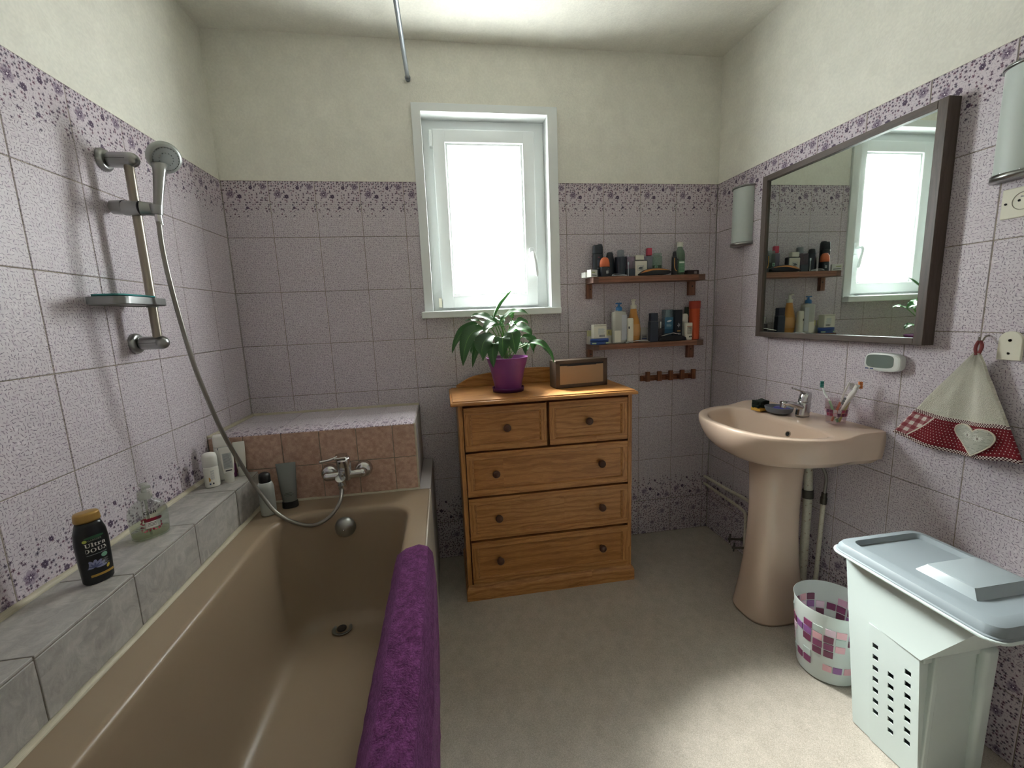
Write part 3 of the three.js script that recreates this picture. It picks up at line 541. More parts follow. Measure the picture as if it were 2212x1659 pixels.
// ---------------------------------------------------------------- wall shelves and the hook rack
function wallShelf(label, top, th) {
  const t = thing('wall_shelf', label, 'shelf', [0, top, 0]);
  part('board', uvBox(span(1.713, 2.278, -th, 0, 0.012, 0.12, 0.0015), 'x', 1, top), oak, t);
  part('end_block', uvBox(span(1.704, 1.733, -th - 0.001, 0.0005, 0.001, 0.1205, 0.001), 'z', 1, 1), oakEnd, t, 'dark end grain block');
  part('end_block', uvBox(span(2.278, 2.314, -th - 0.001, 0.0005, 0.001, 0.1205, 0.001), 'z', 1, 3), oakEnd, t);
  for (const x of [1.704, 2.283]) {
    const b = part('bracket', uvBox(span(x, x + (x < 2 ? 0.029 : 0.037), -0.103, -th, 0.0005, 0.024, 0.001), 'y', 1, x), oak, t);
    part('screw', T(cyl(0.0035, 0.0035, 0.002, 12), x + 0.018, -0.055, 0.0245, Math.PI / 2), black, b);
  }
}
wallShelf('brown wooden wall shelf crowded with perfume bottles and shaver', 1.481, 0.0285);
wallShelf('brown wooden wall shelf holding pump bottles and blue tin', 1.14, 0.0265);
{
  const t = thing('peg_rack', 'small wooden rack of five pegs under the shelves', 'hook rack');
  part('rail', uvBox(span(2.012, 2.325, 0.918, 0.948, 0.001, 0.014, 0.002), 'x', 1, 3), oakHook, t);
  for (let i = 0; i < 5; i++) { const x = 2.026 + i * 0.0675; part('peg', [uvBox(span(x, x + 0.022, 0.922, 0.944, 0.012, 0.045, 0.002), 'z', 1, i), uvBox(span(x, x + 0.022, 0.92, 0.974, 0.038, 0.054, 0.002), 'y', 1, i)], oakHook, t); }
  for (const x of [2.062, 2.268]) part('screw', T(cyl(0.0035, 0.0035, 0.002, 12), x, 0.931, 0.0148, Math.PI / 2), black, t);
}

// ---------------------------------------------------------------- things on the shelves
// printed sheet: a thin slab with a canvas on its face
function sheet(name, w, h, draw, parent, x, y, z, ry = 0, res = 1200, rough = 0.5) {
  const tex = canvasTex(Math.round(w * res * 2), Math.round(h * res * 2), (g, W, H) => { g.scale(W / 100, H / 100); draw(g); });
  const m = part(name, new THREE.PlaneGeometry(w, h), mapped(tex, rough), parent); m.position.set(x, y, z); m.rotation.y = ry; return m;
}
// printed band round a cylinder, facing +z, over an arc
function wrap(name, r, h, arc, draw, parent, y, res = 1400, oval2 = 1) {
  const tex = canvasTex(Math.round(r * arc * res * 2), Math.round(h * res * 2), (g, W, H) => { g.scale(W / 100, H / 100); draw(g); });
  const g = new THREE.CylinderGeometry(r, r, h, 24, 1, true, -arc / 2, arc); g.scale(1, 1, oval2);
  const m = part(name, g, mapped(tex, 0.4), parent); m.position.y = y; return m;
}
const lines = (g, x0, x1, y0, n, dy, c, lw = 2) => { g.strokeStyle = c; g.lineWidth = lw; for (let i = 0; i < n; i++) { g.beginPath(); g.moveTo(x0, y0 + i * dy); g.lineTo(x0 + (x1 - x0) * (0.75 + 0.25 * ((i * 37 % 10) / 10)), y0 + i * dy); g.stroke(); } };
const UPY = 1.4815, LOY = 1.1405, gU = 'toiletries on the upper wall shelf', gL = 'toiletries on the lower wall shelf';
{ // upper shelf
  let t = thing('medicine_box', 'small white printed carton at the window end of upper shelf', 'box', [1.709, UPY, 0.093], 0.55, gU);
  part('carton', T(box(0.05, 0.036, 0.026, 0.0008), 0, 0.018, 0), std('#e6e6e0', 0.6), t);
  sheet('print', 0.046, 0.032, (g) => { g.fillStyle = '#e6e6e0'; g.fillRect(0, 0, 100, 100); g.fillStyle = '#3f4a52'; g.fillRect(10, 72, 80, 10); g.fillStyle = '#b3bd86'; g.fillRect(10, 26, 52, 18); }, t, 0, 0.018, 0.0133);
  t = thing('medicine_box', 'smaller white carton behind the printed carton on upper shelf', 'box', [1.685, UPY, 0.062], 0.5, gU);
  part('carton', T(box(0.034, 0.026, 0.028, 0.0008), 0, 0.013, 0), std('#dcdcd6', 0.6), t);
  t = thing('shower_gel_bottle', 'tallest black bottle with notched cap on upper shelf', 'bottle', [1.752, UPY, 0.055], 0, gU);
  const dk = std('#1d242d', 0.35), dk2 = std('#262c35', 0.4);
  part('body', oval([[0, 0.024, 0.016], [0.004, 0.0265, 0.018], [0.115, 0.0265, 0.018], [0.12, 0.025, 0.017]], 3), dk, t);
  part('cap', [T(oval([[0, 0.0265, 0.018], [0.03, 0.026, 0.0175], [0.04, 0.024, 0.016], [0.041, 0.02, 0.013]], 3), 0, 0.12, 0), T(oval([[0, 0.011, 0.013], [0.005, 0.0095, 0.012]], 3), 0.011, 0.16, 0)], dk2, t);
  wrap('print', 0.0268, 0.085, 1.5, (g) => { g.fillStyle = '#232c38'; g.fillRect(0, 0, 100, 100); g.fillStyle = '#c9d2da'; g.fillRect(8, 6, 20, 10); g.fillStyle = '#8a3d4a'; g.fillRect(36, 8, 28, 5); g.fillStyle = '#3b4a5c'; g.fillRect(8, 26, 80, 34); g.fillStyle = '#8996a4'; g.fillRect(8, 72, 60, 4); }, t, 0.066, 1400, 0.7);
  t = thing('roll_on_deodorant', 'dark roll-on with orange domed cap on upper shelf', 'deodorant', [1.778, UPY, 0.085], 0, gU);
  part('body', oval([[0, 0.021, 0.015], [0.003, 0.024, 0.0165], [0.046, 0.0245, 0.017], [0.052, 0.023, 0.016]], 2.6), std('#232a33', 0.35), t);
  part('cap', T(oval([[0, 0.0255, 0.018], [0.018, 0.0255, 0.018], [0.034, 0.022, 0.0155], [0.044, 0.015, 0.011], [0.0475, 0.006, 0.005]], 2.3), 0, 0.05, 0), std('#c9663c', 0.45), t, 'orange domed cap');
  sheet('print', 0.02, 0.026, (g) => { g.fillStyle = '#232a33'; g.fillRect(0, 0, 100, 100); g.fillStyle = '#cfd3cf'; g.fillRect(6, 44, 56, 50); g.fillStyle = '#232a33'; for (let i = 0; i < 6; i++) g.fillRect(14 + i * 7, 52, 3, 34); g.strokeStyle = '#75808a'; g.lineWidth = 5; g.beginPath(); g.arc(64, 24, 18, 0, 7); g.stroke(); }, t, 0.01, 0.028, 0.0175);
  t = thing('aftershave_bottle', 'black bottle with sloping shoulders behind orange domed roll-on', 'bottle', [1.822, UPY, 0.042], 0, gU);
  part('body', oval([[0, 0.026, 0.014], [0.004, 0.028, 0.016], [0.05, 0.0275, 0.016], [0.09, 0.022, 0.014], [0.122, 0.015, 0.012], [0.127, 0.012, 0.01]], 3), std('#1c222b', 0.35), t);
  t = thing('dark_cup', 'dark smoky glass cup beside black sloping bottle', 'cup', [1.868, UPY, 0.075], 0, gU);
  part('cup', lathe([[0, 0.003], [0.026, 0.003], [0.0275, 0.006], [0.0315, 0.097], [0.03, 0.097], [0.026, 0.008], [0, 0.006]], 32), std('#2c3440', 0.12, 0, { transmission: 0.3, thickness: 0 }), t);
  t = thing('grey_spray_can', 'slim grey cylinder standing behind dark smoky cup', 'bottle', [1.887, UPY, 0.03], 0, gU);
  part('body', lathe([[0, 0], [0.0175, 0], [0.0175, 0.134], [0.0165, 0.138], [0, 0.138]], 24), std('#8c9299', 0.4), t);
  t = thing('toothpick_brush', 'small pale brush leaning on dark smoky cup', 'brush', [1.893, UPY, 0.112], 0, gU);
  part('head', T(box(0.007, 0.014, 0.005, 0.002), 0, 0.063, 0), std('#b9c3c9', 0.4), t);
  part('stem', T(cyl(0.0014, 0.0014, 0.058, 8), 0, 0.029, 0), std('#cfd6da', 0.4), t);
  t = thing('perfume_bottle', 'clear perfume bottle with dark base and slim neck', 'perfume', [1.914, UPY, 0.085], 0, gU);
  part('body', T(box(0.044, 0.062, 0.026, 0.003), 0, 0.067, 0), glassy('#cdbcc8', 0.08, 0.85), t);
  part('base', T(box(0.046, 0.036, 0.028, 0.002), 0, 0.018, 0), std('#2a3340', 0.3), t);
  part('neck', T(cyl(0.009, 0.009, 0.012, 18), -0.008, 0.101, 0), std('#a9a7ad', 0.3, 0.4), t);
  t = thing('perfume_bottle', 'white square perfume bottle with black edge and reptile emblem', 'perfume', [1.973, UPY, 0.078], 0, gU);
  part('body', T(box(0.074, 0.08, 0.026, 0.005), 0, 0.04, -0.002), std('#23262b', 0.35), t);
  part('face', T(box(0.066, 0.074, 0.02, 0.003), -0.002, 0.038, 0.005), std('#cfcabd', 0.4), t);
  part('cap', T(box(0.046, 0.026, 0.024, 0.004), -0.008, 0.093, 0), std('#d6d3c6', 0.4), t);
  sheet('emblem', 0.036, 0.028, (g) => { g.fillStyle = '#c3c0b8'; g.fillRect(0, 0, 100, 100); g.strokeStyle = '#8d9196'; g.lineWidth = 3; g.strokeRect(4, 6, 92, 88); g.fillStyle = '#3f4a4c'; g.beginPath(); g.moveTo(14, 62); g.quadraticCurveTo(30, 22, 60, 30); g.quadraticCurveTo(86, 30, 90, 22); g.quadraticCurveTo(80, 52, 56, 54); g.lineTo(86, 62); g.lineTo(80, 72); g.quadraticCurveTo(40, 78, 14, 62); g.fill(); g.fillRect(24, 80, 56, 8); }, t, -0.004, 0.04, 0.0152);
  t = thing('perfume_bottle', 'clear bottle with a red cap on upper shelf', 'perfume', [2.041, UPY, 0.034], 0, gU);
  part('body', T(box(0.036, 0.106, 0.024, 0.004), 0, 0.053, 0), glassy('#c9c5d2', 0.1, 0.85), t);
  part('cap', T(box(0.026, 0.038, 0.022, 0.003), 0.001, 0.127, 0), std('#b23a50', 0.35), t, 'red cap');
  t = thing('perfume_bottle', 'clear bottle half full of green liquid on upper shelf', 'perfume', [2.083, UPY, 0.045], 0, gU);
  part('bottle', T(box(0.046, 0.104, 0.026, 0.004), 0, 0.052, 0), glassy('#d5e4da', 0.06, 0.92), t);
  part('liquid', T(box(0.04, 0.054, 0.02, 0.002), 0, 0.03, 0), glassy('#5fae74', 0.1, 0.75), t);
  part('cap', T(box(0.04, 0.014, 0.024, 0.002), 0, 0.112, 0), glassy('#e2efe8', 0.08, 0.8), t);
  sheet('print', 0.016, 0.018, (g) => { g.fillStyle = '#5c8f70'; g.fillRect(0, 0, 100, 100); g.strokeStyle = '#e3ebe3'; g.lineWidth = 12; g.strokeRect(10, 10, 80, 80); }, t, -0.012, 0.045, 0.0136);
  t = thing('hair_shaver', 'black and orange shaver lying across upper shelf', 'shaver', [2.04, UPY, 0.103], 0, gU);
  const sp = [[-0.088, 0.008], [-0.06, 0.026], [-0.02, 0.036], [0.02, 0.037], [0.06, 0.03], [0.088, 0.018], [0.08, 0.008], [0.05, 0.002], [-0.05, 0.001], [-0.08, 0.002]];
  part('body', T(extrude(new THREE.Shape(new THREE.SplineCurve(sp.concat([sp[0]]).map(([x, y]) => new THREE.Vector2(x, y))).getPoints(60)), 0.02, 0.006), 0, 0, -0.014), std('#20242b', 0.4), t);
  const st = [[-0.084, 0.011], [-0.055, 0.026], [-0.015, 0.0325], [0.03, 0.032], [0.078, 0.024], [0.03, 0.0255], [-0.015, 0.0245], [-0.055, 0.0165]];
  part('stripe', T(extrude(new THREE.Shape(new THREE.SplineCurve(st.concat([st[0]]).map(([x, y]) => new THREE.Vector2(x, y))).getPoints(60)), 0.002), 0, 0, 0.0118), std('#cf8a4a', 0.4), t, 'orange stripe');
  t = thing('beard_trimmer', 'black trimmer with orange stripe standing beside mouthwash', 'trimmer', [2.151, UPY, 0.098], 0, gU);
  part('body', [oval([[0, 0.013, 0.011], [0.003, 0.0145, 0.012], [0.04, 0.0135, 0.012], [0.088, 0.0135, 0.011], [0.093, 0.011, 0.009]], 2.6), T(oval([[0, 0.0105, 0.008], [0.018, 0.0085, 0.006], [0.025, 0.006, 0.004]], 3), 0, 0.093, 0)], std('#1f2228', 0.4), t);
  part('stripe', tube([V(-0.005, 0.085, 0.0112), V(-0.006, 0.06, 0.0122), V(-0.004, 0.035, 0.0125), V(0.002, 0.022, 0.0125), V(0.009, 0.02, 0.0105)], 0.0022, 20, 6), std('#cf9a52', 0.4), t, 'orange stripe');
  part('button', T(sphere(0.0055, 10), 0.014, 0.078, 0.004), std('#1f2228', 0.4), t);
  t = thing('mouthwash_bottle', 'green mouthwash bottle with white cap on upper shelf', 'bottle', [2.206, UPY, 0.055], 0, gU);
  part('bottle', lathe([[0, 0.002], [0.0235, 0.002], [0.0255, 0.006], [0.0255, 0.1], [0.0255, 0.108], [0.0225, 0.122], [0.013, 0.14], [0.0115, 0.148], [0.0105, 0.148], [0.02, 0.122], [0.0235, 0.105], [0.0235, 0.008], [0, 0.006]], 32), glassy('#cfdfd2', 0.08, 0.9), t);
  part('liquid', lathe([[0, 0.007], [0.0225, 0.007], [0.0225, 0.076], [0, 0.076]], 28), glassy('#5f9a6e', 0.1, 0.7), t);
  part('cap', T(cyl(0.0165, 0.0155, 0.023, 26), -0.001, 0.158, 0), std('#dcdccf', 0.5), t);
  wrap('label', 0.0258, 0.06, 1.5, (g) => { g.fillStyle = '#6d9a78'; g.fillRect(0, 0, 100, 100); g.fillStyle = '#dfe8dc'; g.fillRect(10, 8, 76, 12); lines(g, 12, 88, 34, 6, 10, '#3d6a4b', 3); }, t, 0.044);
  t = thing('small_case', 'small dark brown case lying at corner end of shelf', 'case', [2.272, UPY, 0.06], 0.12, gU);
  part('case', T(box(0.074, 0.026, 0.03, 0.005), 0, 0.013, 0), std('#3a2c2c', 0.3), t);
  part('clasp', T(box(0.018, 0.012, 0.002), 0.012, 0.013, 0.0155), std('#8f8a86', 0.4), t);
  t = thing('wire_clip', 'bent white wire clip lying on upper shelf edge', 'clip', [1.845, UPY, 0.112], 0, gU);
  part('wire', tube([V(-0.04, 0.004, 0.002), V(-0.03, 0.011, -0.002), V(0.034, 0.006, -0.002), V(0.042, 0.003, 0.002), V(0.036, 0.0025, 0.004), V(-0.03, 0.005, 0.004), V(-0.04, 0.004, 0.002)], 0.0014, 40, 6), std('#c7ccd0', 0.4), t);
}
{ // lower shelf
  let t = thing('ointment_box', 'yellow carton at the window end of lower shelf', 'box', [1.72, LOY + 0.042, 0.04], 0, gL);
  part('carton', T(box(0.04, 0.03, 0.03, 0.0008), 0, 0.015, 0), std('#d8d7a6', 0.6), t);
  t = thing('ointment_box', 'yellow carton beside the white pump bottle', 'box', [1.803, LOY + 0.042, 0.04], 0, gL);
  part('carton', T(box(0.05, 0.03, 0.03, 0.0008), 0, 0.015, 0), std('#d8cf92', 0.6), t);
  part('mark', T(box(0.004, 0.014, 0.0006), 0.008, 0.016, 0.0153), std('#5a5b5e', 0.6), t);
  t = thing('white_carton', 'flat white carton under the yellow cartons', 'box', [1.765, LOY, 0.042], 0, gL);
  part('carton', T(box(0.134, 0.042, 0.036, 0.0008), 0, 0.021, 0), std('#d9d5cc', 0.6), t);
  t = thing('round_tin', 'round blue tin with green band on lower shelf', 'tin', [1.745, LOY, 0.092], 0, gL);
  part('tin', oval([[0, 0.046, 0.024], [0.002, 0.0485, 0.0255], [0.014, 0.0485, 0.0255], [0.015, 0.047, 0.0245]], 2, 44), std('#2f4f94', 0.35), t);
  part('lid', T(oval([[0, 0.0495, 0.026], [0.012, 0.0495, 0.026], [0.0155, 0.047, 0.0245], [0.016, 0.03, 0.015]], 2, 44), 0, 0.0155, 0), std('#34549e', 0.3), t);
  part('band', [T(box(0.022, 0.006, 0.002), -0.035, 0.0075, 0.0185, 0, -0.45), T(box(0.022, 0.006, 0.002), 0.035, 0.0075, 0.0185, 0, 0.45)], std('#a9c49a', 0.4), t, 'green band');
  t = thing('cream_box', 'upright white carton with barcode standing on blue tin', 'box', [1.7425, LOY + 0.032, 0.09], 0, gL);
  part('carton', T(box(0.068, 0.071, 0.04, 0.0008), 0, 0.0355, 0), std('#dcdacb', 0.6), t);
  sheet('print', 0.064, 0.067, (g) => { g.fillStyle = '#dcdacb'; g.fillRect(0, 0, 100, 100); g.fillStyle = '#b9b6a9'; g.fillRect(0, 2, 100, 8); lines(g, 34, 92, 28, 8, 6, '#9fb0bb', 2.4); g.fillStyle = '#3a3f45'; for (const [x, w] of [[42, 4], [48, 2], [52, 5], [59, 3], [64, 5], [71, 2], [75, 5], [83, 4]]) g.fillRect(x, 76, w, 16); }, t, 0, 0.0355, 0.0203);
  t = thing('pump_bottle', 'clear lotion bottle with a blue pump on lower shelf', 'pump bottle', [1.857, LOY, 0.078], 0, gL);
  part('bottle', oval([[0, 0.036, 0.017], [0.004, 0.038, 0.0185], [0.05, 0.0365, 0.018], [0.06, 0.0375, 0.0185], [0.15, 0.0385, 0.0185], [0.162, 0.037, 0.0175], [0.165, 0.02, 0.014], [0.17, 0.016, 0.014]], 3.2, 40), std('#d2d3cb', 0.3, 0, { transmission: 0.35, thickness: 0 }), t);
  part('label', T(box(0.028, 0.13, 0.001), 0.022, 0.082, 0.0187), std('#b7bcc2', 0.5), t);
  const ph = part('pump', [T(lathe([[0.0165, 0], [0.0165, 0.014], [0.014, 0.02], [0.006, 0.024], [0.0055, 0.034], [0, 0.034]], 24), 0, 0.168, 0), T(box(0.032, 0.007, 0.013, 0.003), -0.002, 0.206, 0)], std('#2f6ea6', 0.35), t, 'blue pump head');
  part('content', T(box(0.034, 0.062, 0.002, 0.0009), -0.014, 0.036, 0.0178), std('#dcdacb', 0.5), t);
  t = thing('cream_tube', 'slim white tube between blue pump bottle and amber bottle', 'tube', [1.913, LOY, 0.09], 0, gL);
  part('body', oval([[0, 0.0165, 0.012], [0.003, 0.0175, 0.013], [0.118, 0.0175, 0.013], [0.127, 0.016, 0.011], [0.129, 0.012, 0.008]], 2.8), std('#d9d8c8', 0.45), t);
  part('mark', T(box(0.006, 0.012, 0.0008), -0.01, 0.08, 0.0125), black, t);
  t = thing('amber_pump_bottle', 'amber shampoo bottle with white pump on lower shelf', 'pump bottle', [1.95, LOY, 0.05], 0, gL);
  part('bottle', oval([[0, 0.028, 0.02], [0.004, 0.031, 0.022], [0.04, 0.0385, 0.024], [0.07, 0.0395, 0.024], [0.11, 0.032, 0.022], [0.15, 0.02, 0.018], [0.176, 0.0155, 0.0145]], 2.1, 36), std('#d99a4c', 0.3, 0, { transmission: 0.15, thickness: 0 }), t);
  part('label', T(oval([[0, 0.0372, 0.0238], [0.03, 0.04, 0.0245], [0.06, 0.036, 0.0232]], 2.1, 36), 0, 0.035, 0.0006), std('#d6a468', 0.45), t);
  part('collar', T(cyl(0.0165, 0.0165, 0.019, 26), 0, 0.1865, 0), std('#dcd9c9', 0.45), t);
  part('pump', [T(cyl(0.0075, 0.0085, 0.022, 18), -0.001, 0.206, 0), T(box(0.018, 0.01, 0.026, 0.004), -0.003, 0.221, 0.006)], std('#dcd9c9', 0.45), t);
  t = thing('lotion_box', 'small grey printed carton beside the amber bottle', 'box', [2.008, LOY, 0.045], 0, gL);
  part('carton', T(box(0.038, 0.075, 0.026, 0.0008), 0, 0.0375, 0), std('#aaa5a3', 0.6), t);
  sheet('print', 0.036, 0.072, (g) => { g.fillStyle = '#aaa5a3'; g.fillRect(0, 0, 100, 100); g.fillStyle = '#2e3036'; g.font = 'bold 22px sans-serif'; g.save(); g.scale(1.15, 0.6); g.fillText('Drysol', 10, 98); g.restore(); g.fillRect(18, 64, 70, 5); g.fillStyle = '#3e4770'; g.fillRect(14, 74, 78, 9); }, t, 0, 0.0375, 0.0133);
  t = thing('aftershave_bottle', 'navy square bottle with square cap on lower shelf', 'bottle', [2.042, LOY, 0.092], 0, gL);
  part('body', T(box(0.046, 0.106, 0.03, 0.004), 0, 0.053, 0), std('#28303f', 0.35), t);
  part('cap', T(box(0.04, 0.042, 0.027, 0.003), 0, 0.129, 0), std('#22283a', 0.35), t);
  part('collar', T(box(0.041, 0.003, 0.028), 0, 0.1075, 0), std('#8b8f98', 0.25, 0.8), t);
  t = thing('perfume_bottle', 'small clear bottle with shiny silver cap on lower shelf', 'perfume', [2.103, LOY, 0.05], 0, gL);
  part('body', T(box(0.03, 0.066, 0.022, 0.003), 0, 0.033, 0), glassy('#b9b3b8', 0.08, 0.85), t);
  part('cap', T(cyl(0.0092, 0.0092, 0.034, 20), 0, 0.086, 0), chrome, t);
  t = thing('micellar_water_bottle', 'clear bottle with blue label on lower shelf', 'bottle', [2.15, LOY, 0.042], 0, gL);
  part('bottle', T(box(0.056, 0.165, 0.032, 0.006), 0, 0.083, 0), glassy('#b9cbd4', 0.08, 0.85), t);
  sheet('label', 0.052, 0.085, (g) => { g.fillStyle = '#3f6f8e'; g.fillRect(0, 0, 100, 100); g.fillStyle = '#dfe7ea'; g.beginPath(); g.ellipse(50, 24, 26, 6, -0.1, 0, 7); g.fill(); lines(g, 20, 80, 44, 3, 8, '#9fb9c6', 3); g.fillStyle = '#2d5a7a'; g.fillRect(0, 74, 100, 26); }, t, 0.001, 0.082, 0.0165);
  part('inner_cap', T(cyl(0.012, 0.0105, 0.04, 20), 0.002, 0.145, 0), std('#bfc1bd', 0.4), t);
  t = thing('perfume_box', 'tall black upright carton on lower shelf', 'box', [2.194, LOY, 0.062], 0, gL);
  part('carton', T(box(0.041, 0.162, 0.034, 0.0008), 0, 0.081, 0), std('#1d222d', 0.45), t);
  sheet('print', 0.036, 0.07, (g) => { g.fillStyle = '#1d222d'; g.fillRect(0, 0, 100, 100); g.fillStyle = '#cfd2d6'; g.fillRect(46, 6, 8, 34); g.fillRect(30, 22, 8, 8); g.fillRect(62, 12, 7, 20); g.fillStyle = '#b58a52'; g.fillRect(28, 62, 52, 10); }, t, 0, 0.062, 0.0173);
  t = thing('roll_on_deodorant', 'white bottle with rounded cap behind small white tube', 'deodorant', [2.24, LOY, 0.052], 0, gL);
  part('body', oval([[0, 0.02, 0.015], [0.003, 0.0215, 0.016], [0.07, 0.0215, 0.016], [0.074, 0.02, 0.015]], 2.4), std('#b9bab4', 0.4), t);
  part('cap', T(oval([[0, 0.0215, 0.016], [0.05, 0.021, 0.0155], [0.062, 0.018, 0.013], [0.066, 0.01, 0.007]], 2.6), 0, 0.074, 0), std('#d2d1c7', 0.4), t);
  t = thing('cream_tube', 'small white printed tube at the corner end of shelf', 'tube', [2.24, LOY, 0.096], 0, gL);
  part('body', oval([[0, 0.0175, 0.011], [0.003, 0.019, 0.012], [0.086, 0.0205, 0.012], [0.092, 0.0195, 0.011]], 3.2), std('#d8d2c4', 0.45), t);
  sheet('print', 0.03, 0.072, (g) => { g.fillStyle = '#d8d2c4'; g.fillRect(0, 0, 100, 100); g.fillStyle = '#a9653f'; g.fillRect(4, 8, 90, 5); g.fillStyle = '#8d8678'; g.fillRect(10, 18, 80, 50); g.fillStyle = '#d8d2c4'; for (let i = 0; i < 6; i++) g.fillRect(16, 24 + i * 7, 30 + (i * 23 % 40), 3); g.fillStyle = '#26282b'; g.fillRect(44, 82, 22, 10); g.fillRect(72, 80, 20, 12); }, t, 0, 0.045, 0.0123);
  t = thing('hairspray_can', 'tall orange spray can at the end of lower shelf', 'spray can', [2.292, LOY, 0.066], 0, gL);
  part('can', lathe([[0, 0], [0.026, 0], [0.0275, 0.003], [0.0275, 0.163], [0.026, 0.166], [0, 0.166]], 36), std('#c5502c', 0.3, 0.35), t);
  part('cap', T(lathe([[0.0285, 0], [0.0292, 0.002], [0.0292, 0.038], [0.0285, 0.0405], [0, 0.0405]], 36), 0, 0.1645, 0), std('#a63a28', 0.45), t);
  wrap('print', 0.0278, 0.14, 0.5, (g) => { g.fillStyle = '#b24a2c'; g.fillRect(0, 0, 100, 100); lines(g, 30, 84, 8, 10, 9, '#e2c3ae', 3); }, t, 0.085).rotation.y = 0.75;
  t = thing('small_brown_bottle', 'narrow dark bottle behind the orange spray can', 'bottle', [2.268, LOY, 0.028], 0, gL);
  part('body', lathe([[0, 0], [0.019, 0], [0.02, 0.003], [0.02, 0.11], [0.012, 0.125], [0, 0.126]], 24), std('#5d2f2e', 0.3), t);
  part('cap', T(cyl(0.012, 0.011, 0.05, 18), 0, 0.15, 0), std('#39463a', 0.5), t);
  t = thing('toiletry_pouch', 'black flat pouch lying on lower shelf', 'pouch', [2.146, LOY, 0.098], 0, gL);
  part('pouch', oval([[0, 0.074, 0.015], [0.004, 0.08, 0.018], [0.016, 0.077, 0.017], [0.026, 0.06, 0.012], [0.028, 0.03, 0.006]], 3.2, 36), std('#1d1d22', 0.75), t);
  t = thing('safety_razor', 'chrome razor lying on the black pouch', 'razor', [2.13, LOY + 0.033, 0.102], 0, gL);
  part('handle', tube([V(-0.052, -0.004, 0.008), V(-0.03, 0, 0.006), V(0, 0.006, 0.004), V(0.02, 0.009, 0.002), V(0.036, 0.004, 0.002), V(0.052, 0.002, 0)], 0.0032, 26, 8), chrome, t);
  part('head', T(box(0.012, 0.006, 0.026, 0.002), 0.054, 0.002, -0.004), chromeDull, t);
  t = thing('safety_razor', 'chrome razor lying at the front edge of lower shelf', 'razor', [1.94, LOY, 0.112], 0, gL);
  part('handle', tube([V(-0.05, 0.005, 0), V(-0.03, 0.0075, 0.001), V(0.005, 0.011, 0.002), V(0.04, 0.009, 0.001), V(0.068, 0.0045, 0)], 0.0034, 26, 8), chrome, t);
  part('head', [T(box(0.014, 0.008, 0.02, 0.002), -0.058, 0.0045, 0.002), T(sphere(0.0055, 10), -0.044, 0.006, 0)], chromeDull, t);
}

